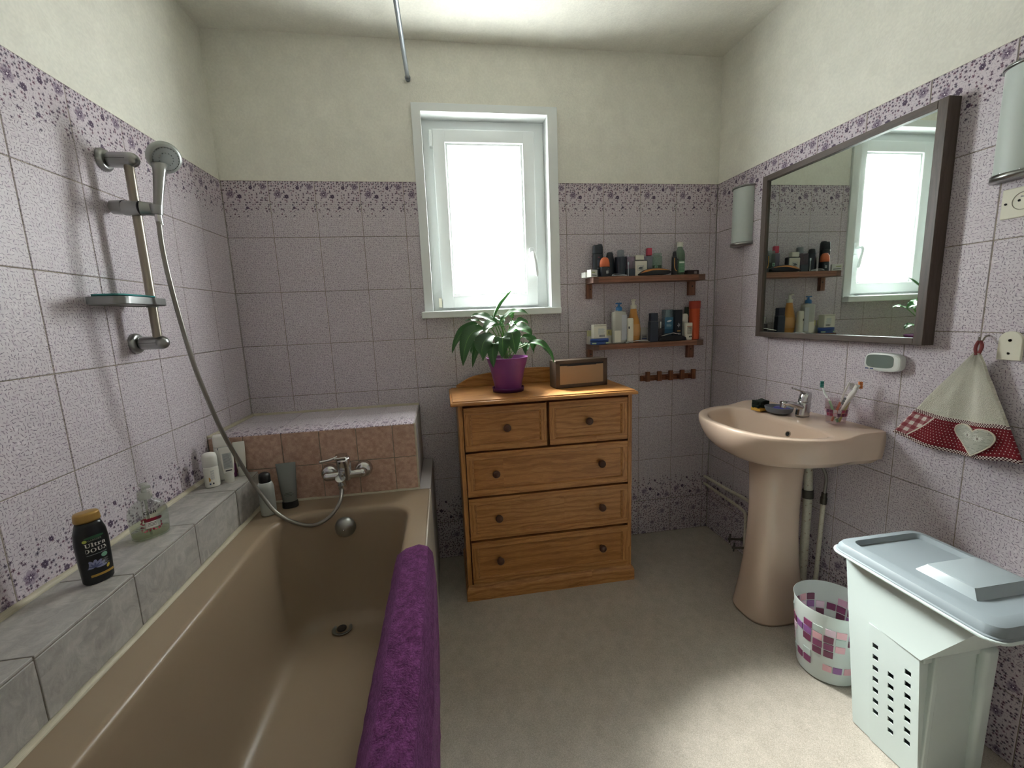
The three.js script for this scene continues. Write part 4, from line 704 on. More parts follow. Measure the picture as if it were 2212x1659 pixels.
// ---------------------------------------------------------------- toiletries round the bath
const LY = 0.7225, RY = 0.5825, gB = 'toiletries round the bath';
{
  let t = thing('shampoo_bottle', 'black shampoo bottle with gold cap on the grey ledge', 'bottle', [0.104, LY, 1.14], 0.95, gB);
  part('body', oval([[0, 0.025, 0.016], [0.005, 0.028, 0.019], [0.05, 0.03, 0.02], [0.1, 0.031, 0.02], [0.125, 0.029, 0.0195], [0.14, 0.0245, 0.0185], [0.15, 0.0215, 0.0175]], 2.4, 40), std('#16181a', 0.3), t);
  part('cap', T(oval([[0, 0.023, 0.019], [0.004, 0.024, 0.0195], [0.017, 0.023, 0.019], [0.021, 0.021, 0.0175], [0.022, 0.012, 0.01]], 2.3, 36), 0, 0.15, 0), std('#a98545', 0.35, 0.3), t, 'gold cap');
  const lab = canvasTex(300, 640, (g, W, H) => {
    g.fillStyle = '#16181a'; g.fillRect(0, 0, W, H);
    g.fillStyle = '#2f5a3c'; g.beginPath(); g.ellipse(150, 40, 90, 22, 0, 0, 7); g.fill(); g.fillStyle = '#b9c05a'; g.beginPath(); g.arc(62, 76, 22, 0, 7); g.fill();
    g.fillStyle = '#9aa58a'; g.font = '30px sans-serif'; g.fillText('GARNIER', 88, 88);
    g.fillStyle = '#e4e2da'; g.textAlign = 'center'; g.font = 'bold 74px serif'; g.fillText('Ultra', 150, 168); g.fillText('DOUX', 150, 248);
    g.fillStyle = '#8a8f90'; g.fillRect(30, 280, 240, 8);
    g.fillStyle = '#7fb59a'; g.beginPath(); g.arc(210, 330, 32, 0, 7); g.fill();
    g.fillStyle = '#8f93b8'; for (let i = 0; i < 7; i++) { g.save(); g.translate(110, 470); g.rotate(-1.4 + i * 0.5); g.beginPath(); g.ellipse(0, -58, 20, 52, 0, 0, 7); g.fill(); g.restore(); }
    g.fillStyle = '#5c6290'; for (let i = 0; i < 5; i++) { g.save(); g.translate(110, 470); g.rotate(-1.1 + i * 0.6); g.beginPath(); g.ellipse(0, -34, 9, 34, 0, 0, 7); g.fill(); g.restore(); }
    g.strokeStyle = '#aeb0ae'; g.lineWidth = 5; for (let i = 0; i < 5; i++) { g.beginPath(); g.moveTo(175, 390 + i * 18); g.lineTo(250 - (i % 2) * 20, 390 + i * 18); g.stroke(); }
    g.fillStyle = '#c9b24a'; g.beginPath(); g.ellipse(228, 505, 16, 30, 0.4, 0, 7); g.fill();
    g.fillStyle = '#b08a3e'; g.fillRect(60, 572, 240, 34);
  });
  const lg = new THREE.CylinderGeometry(0.0316, 0.0306, 0.108, 24, 1, true, -1.0, 2.0); lg.scale(1, 1, 0.675);
  part('label', T(lg, 0, 0.067, 0.0002), mapped(lab, 0.35), t, 'printed front label');

  t = thing('hand_soap_bottle', 'clear soap pump bottle with pink flower label on ledge', 'pump bottle', [0.088, LY, 0.925], 0.75, gB);
  const cg = glassy('#e6eae6', 0.05, 0.95);
  part('bottle', oval([[0, 0.038, 0.022], [0.005, 0.043, 0.027], [0.05, 0.0455, 0.028], [0.075, 0.045, 0.028], [0.095, 0.038, 0.025], [0.106, 0.024, 0.02], [0.11, 0.0165, 0.016], [0.118, 0.0165, 0.016]], 2.5, 40), cg, t);
  part('soap', oval([[0.004, 0.036, 0.021], [0.008, 0.041, 0.025], [0.02, 0.0425, 0.0255], [0.021, 0.02, 0.01]], 2.5, 40), glassy('#eceed8', 0.05, 0.94), t);
  part('pump', [T(cyl(0.0175, 0.016, 0.02, 24), 0, 0.124, 0), T(cyl(0.006, 0.006, 0.02, 14), 0, 0.142, 0), T(box(0.02, 0.01, 0.042, 0.004), 0.002, 0.152, 0.01)], glassy('#e6e8e2', 0.15, 0.75), t);
  part('dip_tube', T(cyl(0.003, 0.003, 0.11, 10), 0, 0.06, 0), glassy('#e6e8e2', 0.1, 0.8), t);
  const cl = canvasTex(256, 300, (g, W, H) => {
    g.clearRect(0, 0, W, H); g.fillStyle = '#242022'; g.font = 'bold 62px sans-serif'; g.textAlign = 'center'; g.fillText('Cien', 128, 66);
    reseed(8); for (let i = 0; i < 70; i++) { g.fillStyle = ['#a8243f', '#c8455c', '#d98a96', '#8c1d36'][i % 4]; const x = rr(20, 236), y = rr(120, 290); if (x > 90 && x < 200 && y > 170 && y < 265) continue; g.beginPath(); g.ellipse(x, y, rr(8, 18), rr(6, 12), rnd() * 3, 0, 7); g.fill(); }
    g.fillStyle = '#8c1830'; g.fillRect(56, 124, 180, 40); g.fillStyle = '#e6e2dc'; g.fillRect(60, 168, 160, 90); g.fillStyle = '#3a3236'; for (let i = 0; i < 3; i++) g.fillRect(90, 186 + i * 18, 90, 6);
    g.fillStyle = '#4a5a38'; g.beginPath(); g.ellipse(70, 266, 20, 8, 0.4, 0, 7); g.fill();
  });
  const cgm = new THREE.CylinderGeometry(0.0462, 0.0452, 0.064, 20, 1, true, -0.62, 1.24); cgm.scale(1, 1, 0.625);
  part('label', T(cgm, 0, 0.056, 0), mapped(cl, 0.4, { transparent: true }), t, 'label with pink flowers');

  const printed = (g) => { g.fillStyle = '#e3e1d8'; g.fillRect(0, 0, 100, 100); lines(g, 46, 92, 14, 9, 6, '#8d9196', 2); g.fillStyle = '#c98d3a'; g.beginPath(); g.ellipse(26, 62, 17, 14, 0.3, 0, 7); g.fill(); g.fillStyle = '#39517a'; g.fillRect(6, 84, 36, 9); g.fillStyle = '#2a2c30'; g.fillRect(52, 82, 9, 9); g.fillRect(70, 80, 9, 9); };
  t = thing('roll_on_deodorant', 'short white bottle with orange print on the ledge', 'deodorant', [0.067, LY, 0.545], 0.45, gB);
  part('body', oval([[0, 0.0215, 0.02], [0.004, 0.024, 0.0225], [0.07, 0.024, 0.0225], [0.078, 0.0225, 0.021]], 2.2), std('#e3e1d8', 0.35), t);
  part('cap', T(oval([[0, 0.0235, 0.022], [0.035, 0.024, 0.0225], [0.046, 0.0215, 0.02], [0.05, 0.012, 0.011]], 2.3), 0, 0.078, 0), std('#e6e4dd', 0.35), t);
  wrap('print', 0.0243, 0.066, 2.1, printed, t, 0.04, 1400, 0.94);
  t = thing('lotion_bottle', 'tall white bottle with navy stripe in the ledge corner', 'bottle', [0.078, LY, 0.475], 0.5, gB);
  part('body', oval([[0, 0.023, 0.016], [0.004, 0.025, 0.018], [0.125, 0.025, 0.018], [0.132, 0.0245, 0.0175]], 2.6), std('#deddd6', 0.4), t);
  part('cap', T(oval([[0, 0.025, 0.018], [0.036, 0.0245, 0.0175], [0.045, 0.021, 0.015]], 2.6), 0, 0.132, 0), std('#e6e4dd', 0.4), t);
  part('stripe', T(box(0.036, 0.008, 0.001), 0.004, 0.126, 0.0183), std('#27304a', 0.4), t, 'navy stripe');
  const tubeBody = (h, w0, w1, capH) => [[0, w0, w0 * 0.85], [capH, w0, w0 * 0.85], [capH + 0.004, w0 * 1.1, w0 * 0.95], [h * 0.5, (w0 + w1) / 2 * 1.05, w0 * 0.7], [h - 0.01, w1, 0.004], [h, w1, 0.0015]];
  t = thing('cream_tube', 'white tube with grey printed back standing on its cap', 'tube', [0.112, LY, 0.515], 0.5, gB);
  part('body', oval(tubeBody(0.137, 0.0155, 0.0235, 0.03), 2.2, 32), std('#e1dfd6', 0.4), t);
  sheet('print', 0.034, 0.084, (g) => { g.fillStyle = '#e1dfd6'; g.fillRect(0, 0, 100, 100); g.fillStyle = '#aeb0ae'; g.fillRect(8, 12, 84, 70); lines(g, 14, 88, 18, 12, 5, '#7d8084', 2); g.fillStyle = '#33363a'; g.fillRect(20, 88, 60, 5); }, t, 0, 0.084, 0.0155).rotation.x = -0.12;
  t = thing('cream_tube', 'plain white tube in the corner behind the printed tube', 'tube', [0.128, LY, 0.448], 0.35, gB);
  part('body', oval(tubeBody(0.137, 0.014, 0.02, 0.028), 2.2, 32), std('#dfddd4', 0.4), t);
  part('mark', T(box(0.016, 0.018, 0.001), -0.003, 0.05, 0.0145), std('#6f8076', 0.5), t);
  t = thing('small_purple_bottle', 'small purple bottle half hidden behind white toiletries', 'bottle', [0.098, LY, 0.455], 0, gB);
  part('body', lathe([[0, 0], [0.012, 0], [0.013, 0.003], [0.013, 0.05], [0.009, 0.056], [0.008, 0.07], [0, 0.071]], 20), std('#6b2f5a', 0.4), t);
  t = thing('aerosol_can', 'silver spray can with black cap on the bath corner', 'spray can', [0.238, RY, 0.525], 0, gB);
  part('can', lathe([[0, 0], [0.025, 0], [0.0275, 0.004], [0.0265, 0.01], [0.0275, 0.014], [0.0275, 0.108], [0.0265, 0.118], [0.023, 0.128], [0.0195, 0.132], [0, 0.132]], 36), std('#b4b8b4', 0.36, 0.4), t);
  part('cap', T(lathe([[0.0205, 0], [0.0205, 0.022], [0.0185, 0.031], [0.011, 0.036], [0, 0.037]], 30), 0, 0.131, 0), std('#151516', 0.3), t, 'black cap');
  t = thing('gel_tube', 'dark grey tube with black cap standing on bath corner', 'tube', [0.3, RY, 0.475], 0.12, gB);
  part('body', T(oval([[0, 0.026, 0.017], [0.05, 0.03, 0.015], [0.1, 0.033, 0.009], [0.145, 0.0355, 0.003], [0.157, 0.036, 0.0015]], 2.3, 36), 0, 0.026, 0), std('#868a88', 0.38, 0.35), t);
  part('cap', oval([[0, 0.0285, 0.019], [0.003, 0.03, 0.02], [0.024, 0.0285, 0.0185], [0.027, 0.026, 0.0165]], 2.3, 36), std('#171718', 0.4), t, 'black flip cap');
  part('print', [T(box(0.024, 0.0012, 0.0006), 0.003, 0.064, 0.0176), T(box(0.034, 0.0012, 0.0006), 0.003, 0.058, 0.0178), T(box(0.02, 0.0012, 0.0006), 0.003, 0.0525, 0.018)], std('#2f3232', 0.5), t);
}

// ---------------------------------------------------------------- washbasin, pedestal, tap and things on it
const BZ = 0.705;
{
  const poly = (pts) => pts;
  // outlines in (u from the wall, v along the wall)
  const outer = []; for (let i = 0; i <= 40; i++) { const a = Math.PI / 2 - Math.PI * i / 40; outer.push([0.175 + 0.27 * Math.abs(Math.cos(a)) ** 0.92, 0.305 * Math.sign(Math.sin(a)) * Math.abs(Math.sin(a)) ** 0.78]); }
  const out = [[0.0015, 0.303], ...outer, [0.0015, -0.303]];
  const inner = []; for (let i = 0; i <= 40; i++) { const a = Math.PI / 2 - Math.PI * i / 40; inner.push([0.2 + 0.213 * Math.abs(Math.cos(a)) ** 0.95, 0.262 * Math.sign(Math.sin(a)) * Math.abs(Math.sin(a)) ** 0.82]); }
  const inn = [[0.165, 0.2], [0.178, 0.245], ...inner, [0.178, -0.245], [0.165, -0.2]];
  const hit = (pg, c, th) => { // ray from c to the polygon
    const dx = Math.cos(th), dy = Math.sin(th); let best = 0;
    for (let i = 0; i < pg.length; i++) { const [x1, y1] = pg[i], [x2, y2] = pg[(i + 1) % pg.length], ex = x2 - x1, ey = y2 - y1, den = dx * ey - dy * ex; if (Math.abs(den) < 1e-9) continue; const s = ((x1 - c[0]) * ey - (y1 - c[1]) * ex) / den, q = ((x1 - c[0]) * dy - (y1 - c[1]) * dx) / den; if (s > 0 && q >= -1e-6 && q <= 1 + 1e-6) best = Math.max(best, s); }
    return best;
  };
  const c = [0.23, 0], N = 120, TH_ = Array.from({ length: N }, (_, i) => i / N * 2 * Math.PI), ro = TH_.map((a) => hit(out, c, a)), ri = TH_.map((a) => hit(inn, c, a));
  const deck = (u) => 0.845 + 0.016 * THREE.MathUtils.smoothstep(0.19 - u, 0, 0.1);
  const R = (f) => TH_.map((a, i) => { const [r, y] = f(i, a), u = Math.max(0.0012, c[0] + r * Math.cos(a)); return V(XR - u, typeof y === 'function' ? y(u) : y, BZ + c[1] + r * Math.sin(a)); });
  const back = (a) => THREE.MathUtils.smoothstep(-Math.cos(a), 0.1, 0.75); // towards the wall
  const rows = [];
  for (const [y, k, m] of [[0.688, 0.3, 0.6], [0.694, 0.42, 0.72], [0.703, 0.56, 0.86], [0.715, 0.68, 0.95], [0.735, 0.8, 0.99], [0.76, 0.89, 1], [0.79, 0.955, 1], [0.815, 0.99, 1], [0.833, 1, 1]])
    rows.push(R((i, a) => { const b = Math.max(back(a), 0.75 * THREE.MathUtils.smoothstep(Math.abs(Math.sin(a)), 0.75, 1)); const yy = y < 0.76 ? y + 0.028 * b * THREE.MathUtils.smoothstep(0.76 - y, 0, 0.03) : y; return [ro[i] * (k + (m - k) * b), yy]; }));
  rows.push(R((i) => [ro[i] * 0.994, (u) => deck(u) - 0.003]), R((i) => [ro[i] * 0.98, deck]), R((i) => [Math.min(ro[i] * 0.93, ri[i] + 0.02), deck]), R((i) => [ri[i] + 0.004, (u) => deck(u) - 0.0008]), R((i) => [ri[i] - 0.004, (u) => deck(u) - 0.006]));
  for (const [y, k] of [[0.826, 0.955], [0.8, 0.9], [0.77, 0.83], [0.74, 0.72], [0.72, 0.58], [0.708, 0.4], [0.702, 0.2], [0.7, 0.09]]) rows.push(R((i) => [ri[i] * k, y]));
  const t = thing('washbasin', 'pinkish beige ceramic washbasin on the right wall', 'washbasin');
  part('bowl', loft(rows, { cap0: true, cap1: true }), basinMat, t);
  const oh = part('overflow_hole', T(lathe([[0.0125, 0], [0.0125, 0.003], [0.0095, 0.003], [0.009, -0.002], [0, -0.002]], 22), XR - 0.197, 0.808, BZ + 0.085, 0, 0, 1.25), std('#9a8470', 0.4), t);
  part('recess', T(cyl(0.0085, 0.0085, 0.003, 18), XR - 0.1985, 0.808, BZ + 0.085, 0, 0, 1.25), darkHole, oh);
  part('waste', T(lathe([[0, 0.002], [0.018, 0.003], [0.021, 0.001]], 24), XR - 0.23, 0.7, BZ), chrome, t);

  const p = thing('basin_pedestal', 'pinkish beige ceramic pedestal under the washbasin', 'pedestal');
  const prow = [[0, 0.129, 0.108], [0.012, 0.131, 0.11], [0.06, 0.124, 0.102], [0.14, 0.113, 0.09], [0.24, 0.102, 0.08], [0.36, 0.094, 0.073], [0.48, 0.092, 0.07], [0.6, 0.095, 0.073], [0.686, 0.1, 0.08]].map(([y, a, b]) => superell(2.272, BZ + 0.012, a, b, 2.9, y, 64));
  part('column', loft(prow, { cap0: true, cap1: true }), basinMat, p);

  const f = thing('basin_mixer_tap', 'chrome single lever tap on the washbasin', 'tap', [XR - 0.088, 0.8605, 0.735], 0);
  part('body', [loft([[0, 0.025, 0.023, 0], [0.006, 0.0245, 0.0225, 0], [0.03, 0.0235, 0.022, 0.002], [0.05, 0.024, 0.022, 0.004], [0.058, 0.022, 0.02, 0.005]].map(([y, a, b, o]) => superell(o, 0, a, b, 2.2, y, 28)), { cap0: true, cap1: true }), loft([[-0.005, 0.036, 0.019, 0.016], [-0.035, 0.046, 0.0165, 0.0125], [-0.07, 0.056, 0.0145, 0.0105], [-0.096, 0.058, 0.0125, 0.0095]].map(([x, y, w, h]) => ring((q) => V(x, y + h * Math.cos(q), w * Math.sin(q)), 20)), { cap0: true, cap1: true })], chrome, f);
  part('aerator', T(cyl(0.0105, 0.0115, 0.016, 18), -0.09, 0.047, 0, 0, 0, -0.25), chrome, f);
  const lv = part('lever', [loft([[0.058, 0.0215, 0.0195, 0.005], [0.062, 0.0225, 0.0205, 0.006], [0.085, 0.021, 0.019, 0.01], [0.096, 0.015, 0.015, 0.012], [0.099, 0.006, 0.006, 0.012]].map(([y, a, b, o]) => superell(o, 0, a, b, 2.3, y, 28)), { cap0: true, cap1: true }), loft([[0.02, 0.088, 0.017, 0.006], [-0.01, 0.101, 0.015, 0.0045], [-0.04, 0.112, 0.0095, 0.0035], [-0.052, 0.1165, 0.0065, 0.003]].map(([x, y, w, h]) => ring((q) => V(x, y + h * Math.cos(q), w * Math.sin(q)), 16)), { cap0: true, cap1: true })], chrome, f);
  part('colour_dot', T(sphere(0.0042, 10), -0.013, 0.074, 0), black, lv);
}
{
  let t = thing('dish_sponge', 'yellow sponge with dark green scourers on the washbasin', 'sponge', [2.3, 0.854, 0.575], 0.25);
  part('foam', T(box(0.058, 0.015, 0.046, 0.003), 0, 0.0075, 0), std('#c79a3e', 0.95), t, 'yellow foam');
  reseed(3); const scour = (y, s) => { const r = (yy) => ring((q) => { const k = 1 + 0.09 * Math.sin(q * 5 + s) + 0.05 * Math.sin(q * 9 + s * 2); return V(0.03 * k * Math.sign(Math.cos(q)) * Math.abs(Math.cos(q)) ** 0.6, yy + 0.003 * Math.sin(q * 3 + s), 0.024 * k * Math.sign(Math.sin(q)) * Math.abs(Math.sin(q)) ** 0.6); }, 40); return loft([r(y), r(y + 0.004), r(y + 0.012), r(y + 0.015)], { cap0: true, cap1: true }); };
  part('scourer', scour(0.014, 1), std('#1d2a20', 1), t, 'dark green scourer');
  part('scourer', scour(0.029, 3.2), std('#1a251d', 1), t);
  t = thing('soap_dish', 'grey oval soap dish beside the basin tap', 'soap dish', [2.325, 0.857, 0.652], 0.2);
  part('dish', loft([[0, 0.03, 0.036], [0.003, 0.037, 0.045], [0.012, 0.042, 0.052], [0.026, 0.045, 0.056], [0.0275, 0.044, 0.055], [0.026, 0.0425, 0.053], [0.014, 0.039, 0.049], [0.006, 0.032, 0.04], [0.005, 0.01, 0.012]].map(([y, a, b]) => superell(0, 0, a, b, 2.2, y, 40)), { cap0: true, cap1: true }), std('#6b7078', 0.45), t);
  t = thing('soap_bar', 'blue bar of soap in the grey dish', 'soap', [2.328, 0.8645, 0.666], 0.2);
  part('bar', loft([[0, 0.022, 0.028], [0.004, 0.027, 0.034], [0.014, 0.027, 0.034], [0.0185, 0.022, 0.029], [0.02, 0.01, 0.013]].map(([y, a, b]) => superell(0, 0, a, b, 2.4, y, 30)), { cap0: true, cap1: true }), std('#2c2f7e', 0.5), t);
  // tumbler with a band of coloured squares
  const C = V(2.372, 0.861, 0.874);
  t = thing('tooth_tumbler', 'clear tumbler with a band of red and white squares', 'tumbler', C.toArray());
  part('cup', lathe([[0, 0.003], [0.0285, 0.003], [0.031, 0.006], [0.0385, 0.092], [0.0372, 0.092], [0.0298, 0.008], [0, 0.006]], 40), glassy('#f6f0f2', 0.06, 0.97), t);
  const sq = ['#8e2f4a', '#ded5d8', '#7a2f52', '#c9a9b6', '#a03a5a', '#ded5d8', '#6d3a5e'];
  for (let j = 0; j < 2; j++) for (let i = 0; i < 18; i++) { const a = i / 18 * 6.283, h = 0.0115, y = 0.034 + j * 0.0128, r = 0.0338 + (y - 0.034) * 0.087; const g = new THREE.CylinderGeometry(r + 0.0016, r + 0.0006, h, 3, 1, true, a, 0.3); part('square', T(g, 0, y + h / 2, 0), std(sq[(i * 3 + j * 2) % 7], 0.4, 0, { transmission: 0.35, thickness: 0 }), t); }
  const brush = (label, base, top, cols, bend, head) => {
    const o = thing('toothbrush', label, 'toothbrush');
    const m1 = base.clone().lerp(top, 0.5), m2 = base.clone().lerp(top, 0.72).add(bend);
    part('grip', tube([base, m1.clone().lerp(base, 0.5), m1], 0.0042, 14, 8), std(cols[0], 0.4), o);
    part('neck', tube([m1, m2, top.clone().lerp(m2, 0.3), top], 0.0032, 16, 8), std(cols[1], 0.4), o);
    const d = head.clone().normalize(), q = new THREE.Quaternion().setFromUnitVectors(V(0, 0, 1), d), bc = top.clone().add(V(0, -0.012, 0)).addScaledVector(d, 0.007);
    part('bristles', [0, 1, 2, 3].map((k) => box(0.011, 0.0052, 0.013, 0.001).applyQuaternion(q).translate(bc.x, bc.y + 0.0085 - k * 0.0062, bc.z)), std(cols[2], 0.8), o);
    return o;
  };
  brush('white and green toothbrush leaning towards the tap', C.clone().add(V(0, 0.008, 0.008)), V(2.375, 1.012, 0.8), ['#6fae7d', '#dfe4e0', '#2f7f78'], V(0, -0.004, -0.008), V(-0.6, 0, 0.8));
  brush('orange toothbrush with pale head in the tumbler', C.clone().add(V(-0.004, 0.008, -0.012)), V(2.385, 1.02, 0.905), ['#c7653a', '#cfcac4', '#b9b3b3'], V(0, 0.002, -0.002), V(0.6, 0, 0.8));
  brush('toothbrush with an orange head behind the toothpaste', C.clone().add(V(0.01, 0.008, 0.004)), V(2.405, 1.026, 0.925), ['#c9c46a', '#d8d3cc', '#cf7a3e'], V(0.004, 0.002, -0.002), V(-0.5, 0, 0.9));
  t = thing('toothpaste_tube', 'crumpled white toothpaste tube standing in the tumbler', 'toothpaste');
  const a0 = C.clone().add(V(-0.006, 0.02, 0.006)), a1 = V(2.372, 1.01, 0.944), dir = a1.clone().sub(a0), rg = [];
  for (const [k, w, h, tw] of [[0, 0.005, 0.003, 0], [0.3, 0.012, 0.006, 0], [0.5, 0.02, 0.01, 0.1], [0.68, 0.031, 0.012, 0.15], [0.82, 0.033, 0.013, 0.2], [0.9, 0.02, 0.011, 0.3], [0.94, 0.009, 0.008, 0.3]]) { const c = a0.clone().addScaledVector(dir, k); rg.push(ring((q) => V(c.x + Math.sin(q) * h - Math.cos(q) * w * 0.5, c.y + Math.cos(q) * w * 0.35 * Math.sign(0.5 - tw), c.z + Math.cos(q) * w * 0.8), 18)); }
  part('body', loft(rg, { cap0: true, cap1: true }), std('#d9d5d0', 0.4), t);
  part('cap', rod(a0.clone().addScaledVector(dir, 0.92), a0.clone().addScaledVector(dir, 1.06), 0.0075, 16), std('#e3e2dc', 0.4), t);
  part('print', [0, 1, 2].map((k) => { const c = a0.clone().addScaledVector(dir, 0.52 + k * 0.07); return T(box(0.002, 0.009, 0.012, 0.0008), c.x - 0.011, c.y - 0.003, c.z - 0.004, 0.7, 0.3, 0); }), std('#55585c', 0.5), t);
}
// pipes below the washbasin
{
  const pm = mapped(pixelTex(128, 128, (u, v) => { const k = nz(u, v) * 18; return nz2(u * 1.5, v) * 0.6 + nz(u, v) * 0.4 > 0.8 ? [128, 92, 66] : [196 + k, 190 + k, 172 + k]; }, [3, 1]), 0.55);
  let t = thing('water_pipe', 'upper painted water pipe from the corner to the pedestal', 'pipe');
  part('pipe', tube([V(2.425, 0.322, 0.004), V(2.425, 0.324, 0.2), V(2.425, 0.33, 0.37), V(2.425, 0.325, 0.396), V(2.425, 0.29, 0.405), V(2.424, 0.1, 0.41)], 0.0085, 50, 10), pm, t);
  t = thing('water_pipe', 'lower painted water pipe bending down to the valves', 'pipe');
  part('pipe', tube([V(2.425, 0.277, 0.004), V(2.425, 0.27, 0.2), V(2.425, 0.262, 0.335), V(2.425, 0.254, 0.355), V(2.425, 0.225, 0.364), V(2.424, 0.13, 0.366), V(2.424, 0.04, 0.367)], 0.0085, 50, 10), pm, t);
  part('branch', tube([V(2.424, 0.185, 0.366), V(2.424, 0.17, 0.385), V(2.424, 0.167, 0.393)], 0.006, 14, 8), pm, t);
  for (const [y, z] of [[0.105, 0.35], [0.075, 0.385]]) { const v = part('valve', [rod(V(2.424, y, z), V(2.36, y - 0.005, z - 0.03), 0.006), rod(V(2.37, y - 0.026, z - 0.03), V(2.37, y + 0.022, z - 0.025), 0.004), T(sphere(0.011, 10), 2.424, y, z)], std('#5f5b52', 0.5, 0.5), t); }
  t = thing('supply_pipe', 'white supply pipe with steel hose beside the pedestal', 'pipe');
  part('pipe', tube([V(2.424, 0.515, 0.8), V(2.424, 0.4, 0.798), V(2.424, 0.22, 0.794), V(2.424, 0.17, 0.792), V(2.424, 0.152, 0.789), V(2.424, 0.148, 0.786)], 0.0085, 50, 10), pm, t);
  part('nut', [rod(V(2.424, 0.505, 0.8), V(2.424, 0.532, 0.801), 0.0125, 6), rod(V(2.424, 0.532, 0.801), V(2.424, 0.552, 0.802), 0.0105, 6)], std('#4f4a42', 0.4, 0.7), t, 'dark brass nuts');
  part('steel_hose', tube([V(2.424, 0.55, 0.802), V(2.422, 0.585, 0.806), V(2.412, 0.625, 0.815), V(2.39, 0.665, 0.82), V(2.36, 0.7, 0.81)], 0.006, 24, 10), std('#8d8a84', 0.4, 0.8), t);
  t = thing('drain_pipe', 'old white drain pipe behind the pedestal', 'pipe');
  part('pipe', tube([V(2.42, 0.64, 0.72), V(2.42, 0.5, 0.73), V(2.42, 0.3, 0.73), V(2.42, 0.005, 0.73)], 0.0165, 24, 14), pm, t);
  part('collar', rod(V(2.42, 0.535, 0.727), V(2.42, 0.5, 0.73), 0.02, 18), std('#4a453e', 0.7), t);
}
// ---------------------------------------------------------------- mirror, lamps, wall fittings
{
  const t = thing('wall_mirror', 'large mirror in dark wooden frame above the washbasin', 'mirror');
  const z0 = 0.39, z1 = 1.113, y0 = 1.165, y1 = 1.873, D = 0.045, wd = mapped(woodTex([88, 74, 66], [62, 50, 44], [102, 86, 76], 101, 8), 0.45);
  const S = (a, b, c, d) => span(XR - D, XR - 0.001, c, d, a, b, 0.002);
  part('frame_side', uvBox(S(z0, z0 + 0.028, y0, y1), 'y', 1, 1), wd, t); part('frame_side', uvBox(S(z1 - 0.028, z1, y0, y1), 'y', 1, 2), wd, t);
  part('frame_side', uvBox(S(z0 + 0.028, z1 - 0.028, y1 - 0.024, y1), 'z', 1, 3), wd, t); part('frame_side', uvBox(S(z0 + 0.028, z1 - 0.028, y0, y0 + 0.022), 'z', 1, 4), wd, t);
  part('glass', span(XR - 0.034, XR - 0.03, y0 + 0.015, y1 - 0.015, z0 + 0.02, z1 - 0.02), std('#dfe9e4', 0.02, 1), t, 'mirror glass');
}
function lamp(label, z0, z1, y0, y1) {
  const t = thing('wall_lamp', label, 'lamp', [XR, 0, (z0 + z1) / 2]), w = (z1 - z0) / 2;
  const half = (r, y) => Array.from({ length: 19 }, (_, i) => { const a = i / 18 * Math.PI; return V(-0.002 - r * 0.9 * Math.sin(a), y, -r * Math.cos(a)); });
  part('glass_shade', loft([half(w - 0.002, y0 + 0.012), half(w - 0.002, (y0 + y1) / 2), half(w - 0.002, y1 - 0.006)], { close: false }), std('#cfd8d2', 0.5, 0, { transmission: 0.25, thickness: 0 }), t, 'unlit frosted glass half tube');
  for (const [y, h] of [[y0, 0.014], [y1 - 0.008, 0.008]]) part('end_cap', loft([half(w + 0.003, y), half(w + 0.003, y + h)], { cap0: true, cap1: true }), chromeDull, t);
  part('back_plate', span(-0.012, -0.001, y0 + 0.004, y1 - 0.004, -w + 0.004, w - 0.004), pvcDark, t);
  for (const s of [-1, 1]) part('clip', T(box(0.004, 0.007, 0.02, 0.0015), -w * 0.75, y0 + 0.015, s * w * 0.42, 0, s * 0.6), chrome, t);
}
lamp('unlit half round wall lamp between mirror and corner', 0.163, 0.287, 1.603, 1.878);
lamp('unlit half round wall lamp beside the socket', 1.215, 1.338, 1.603, 1.878);
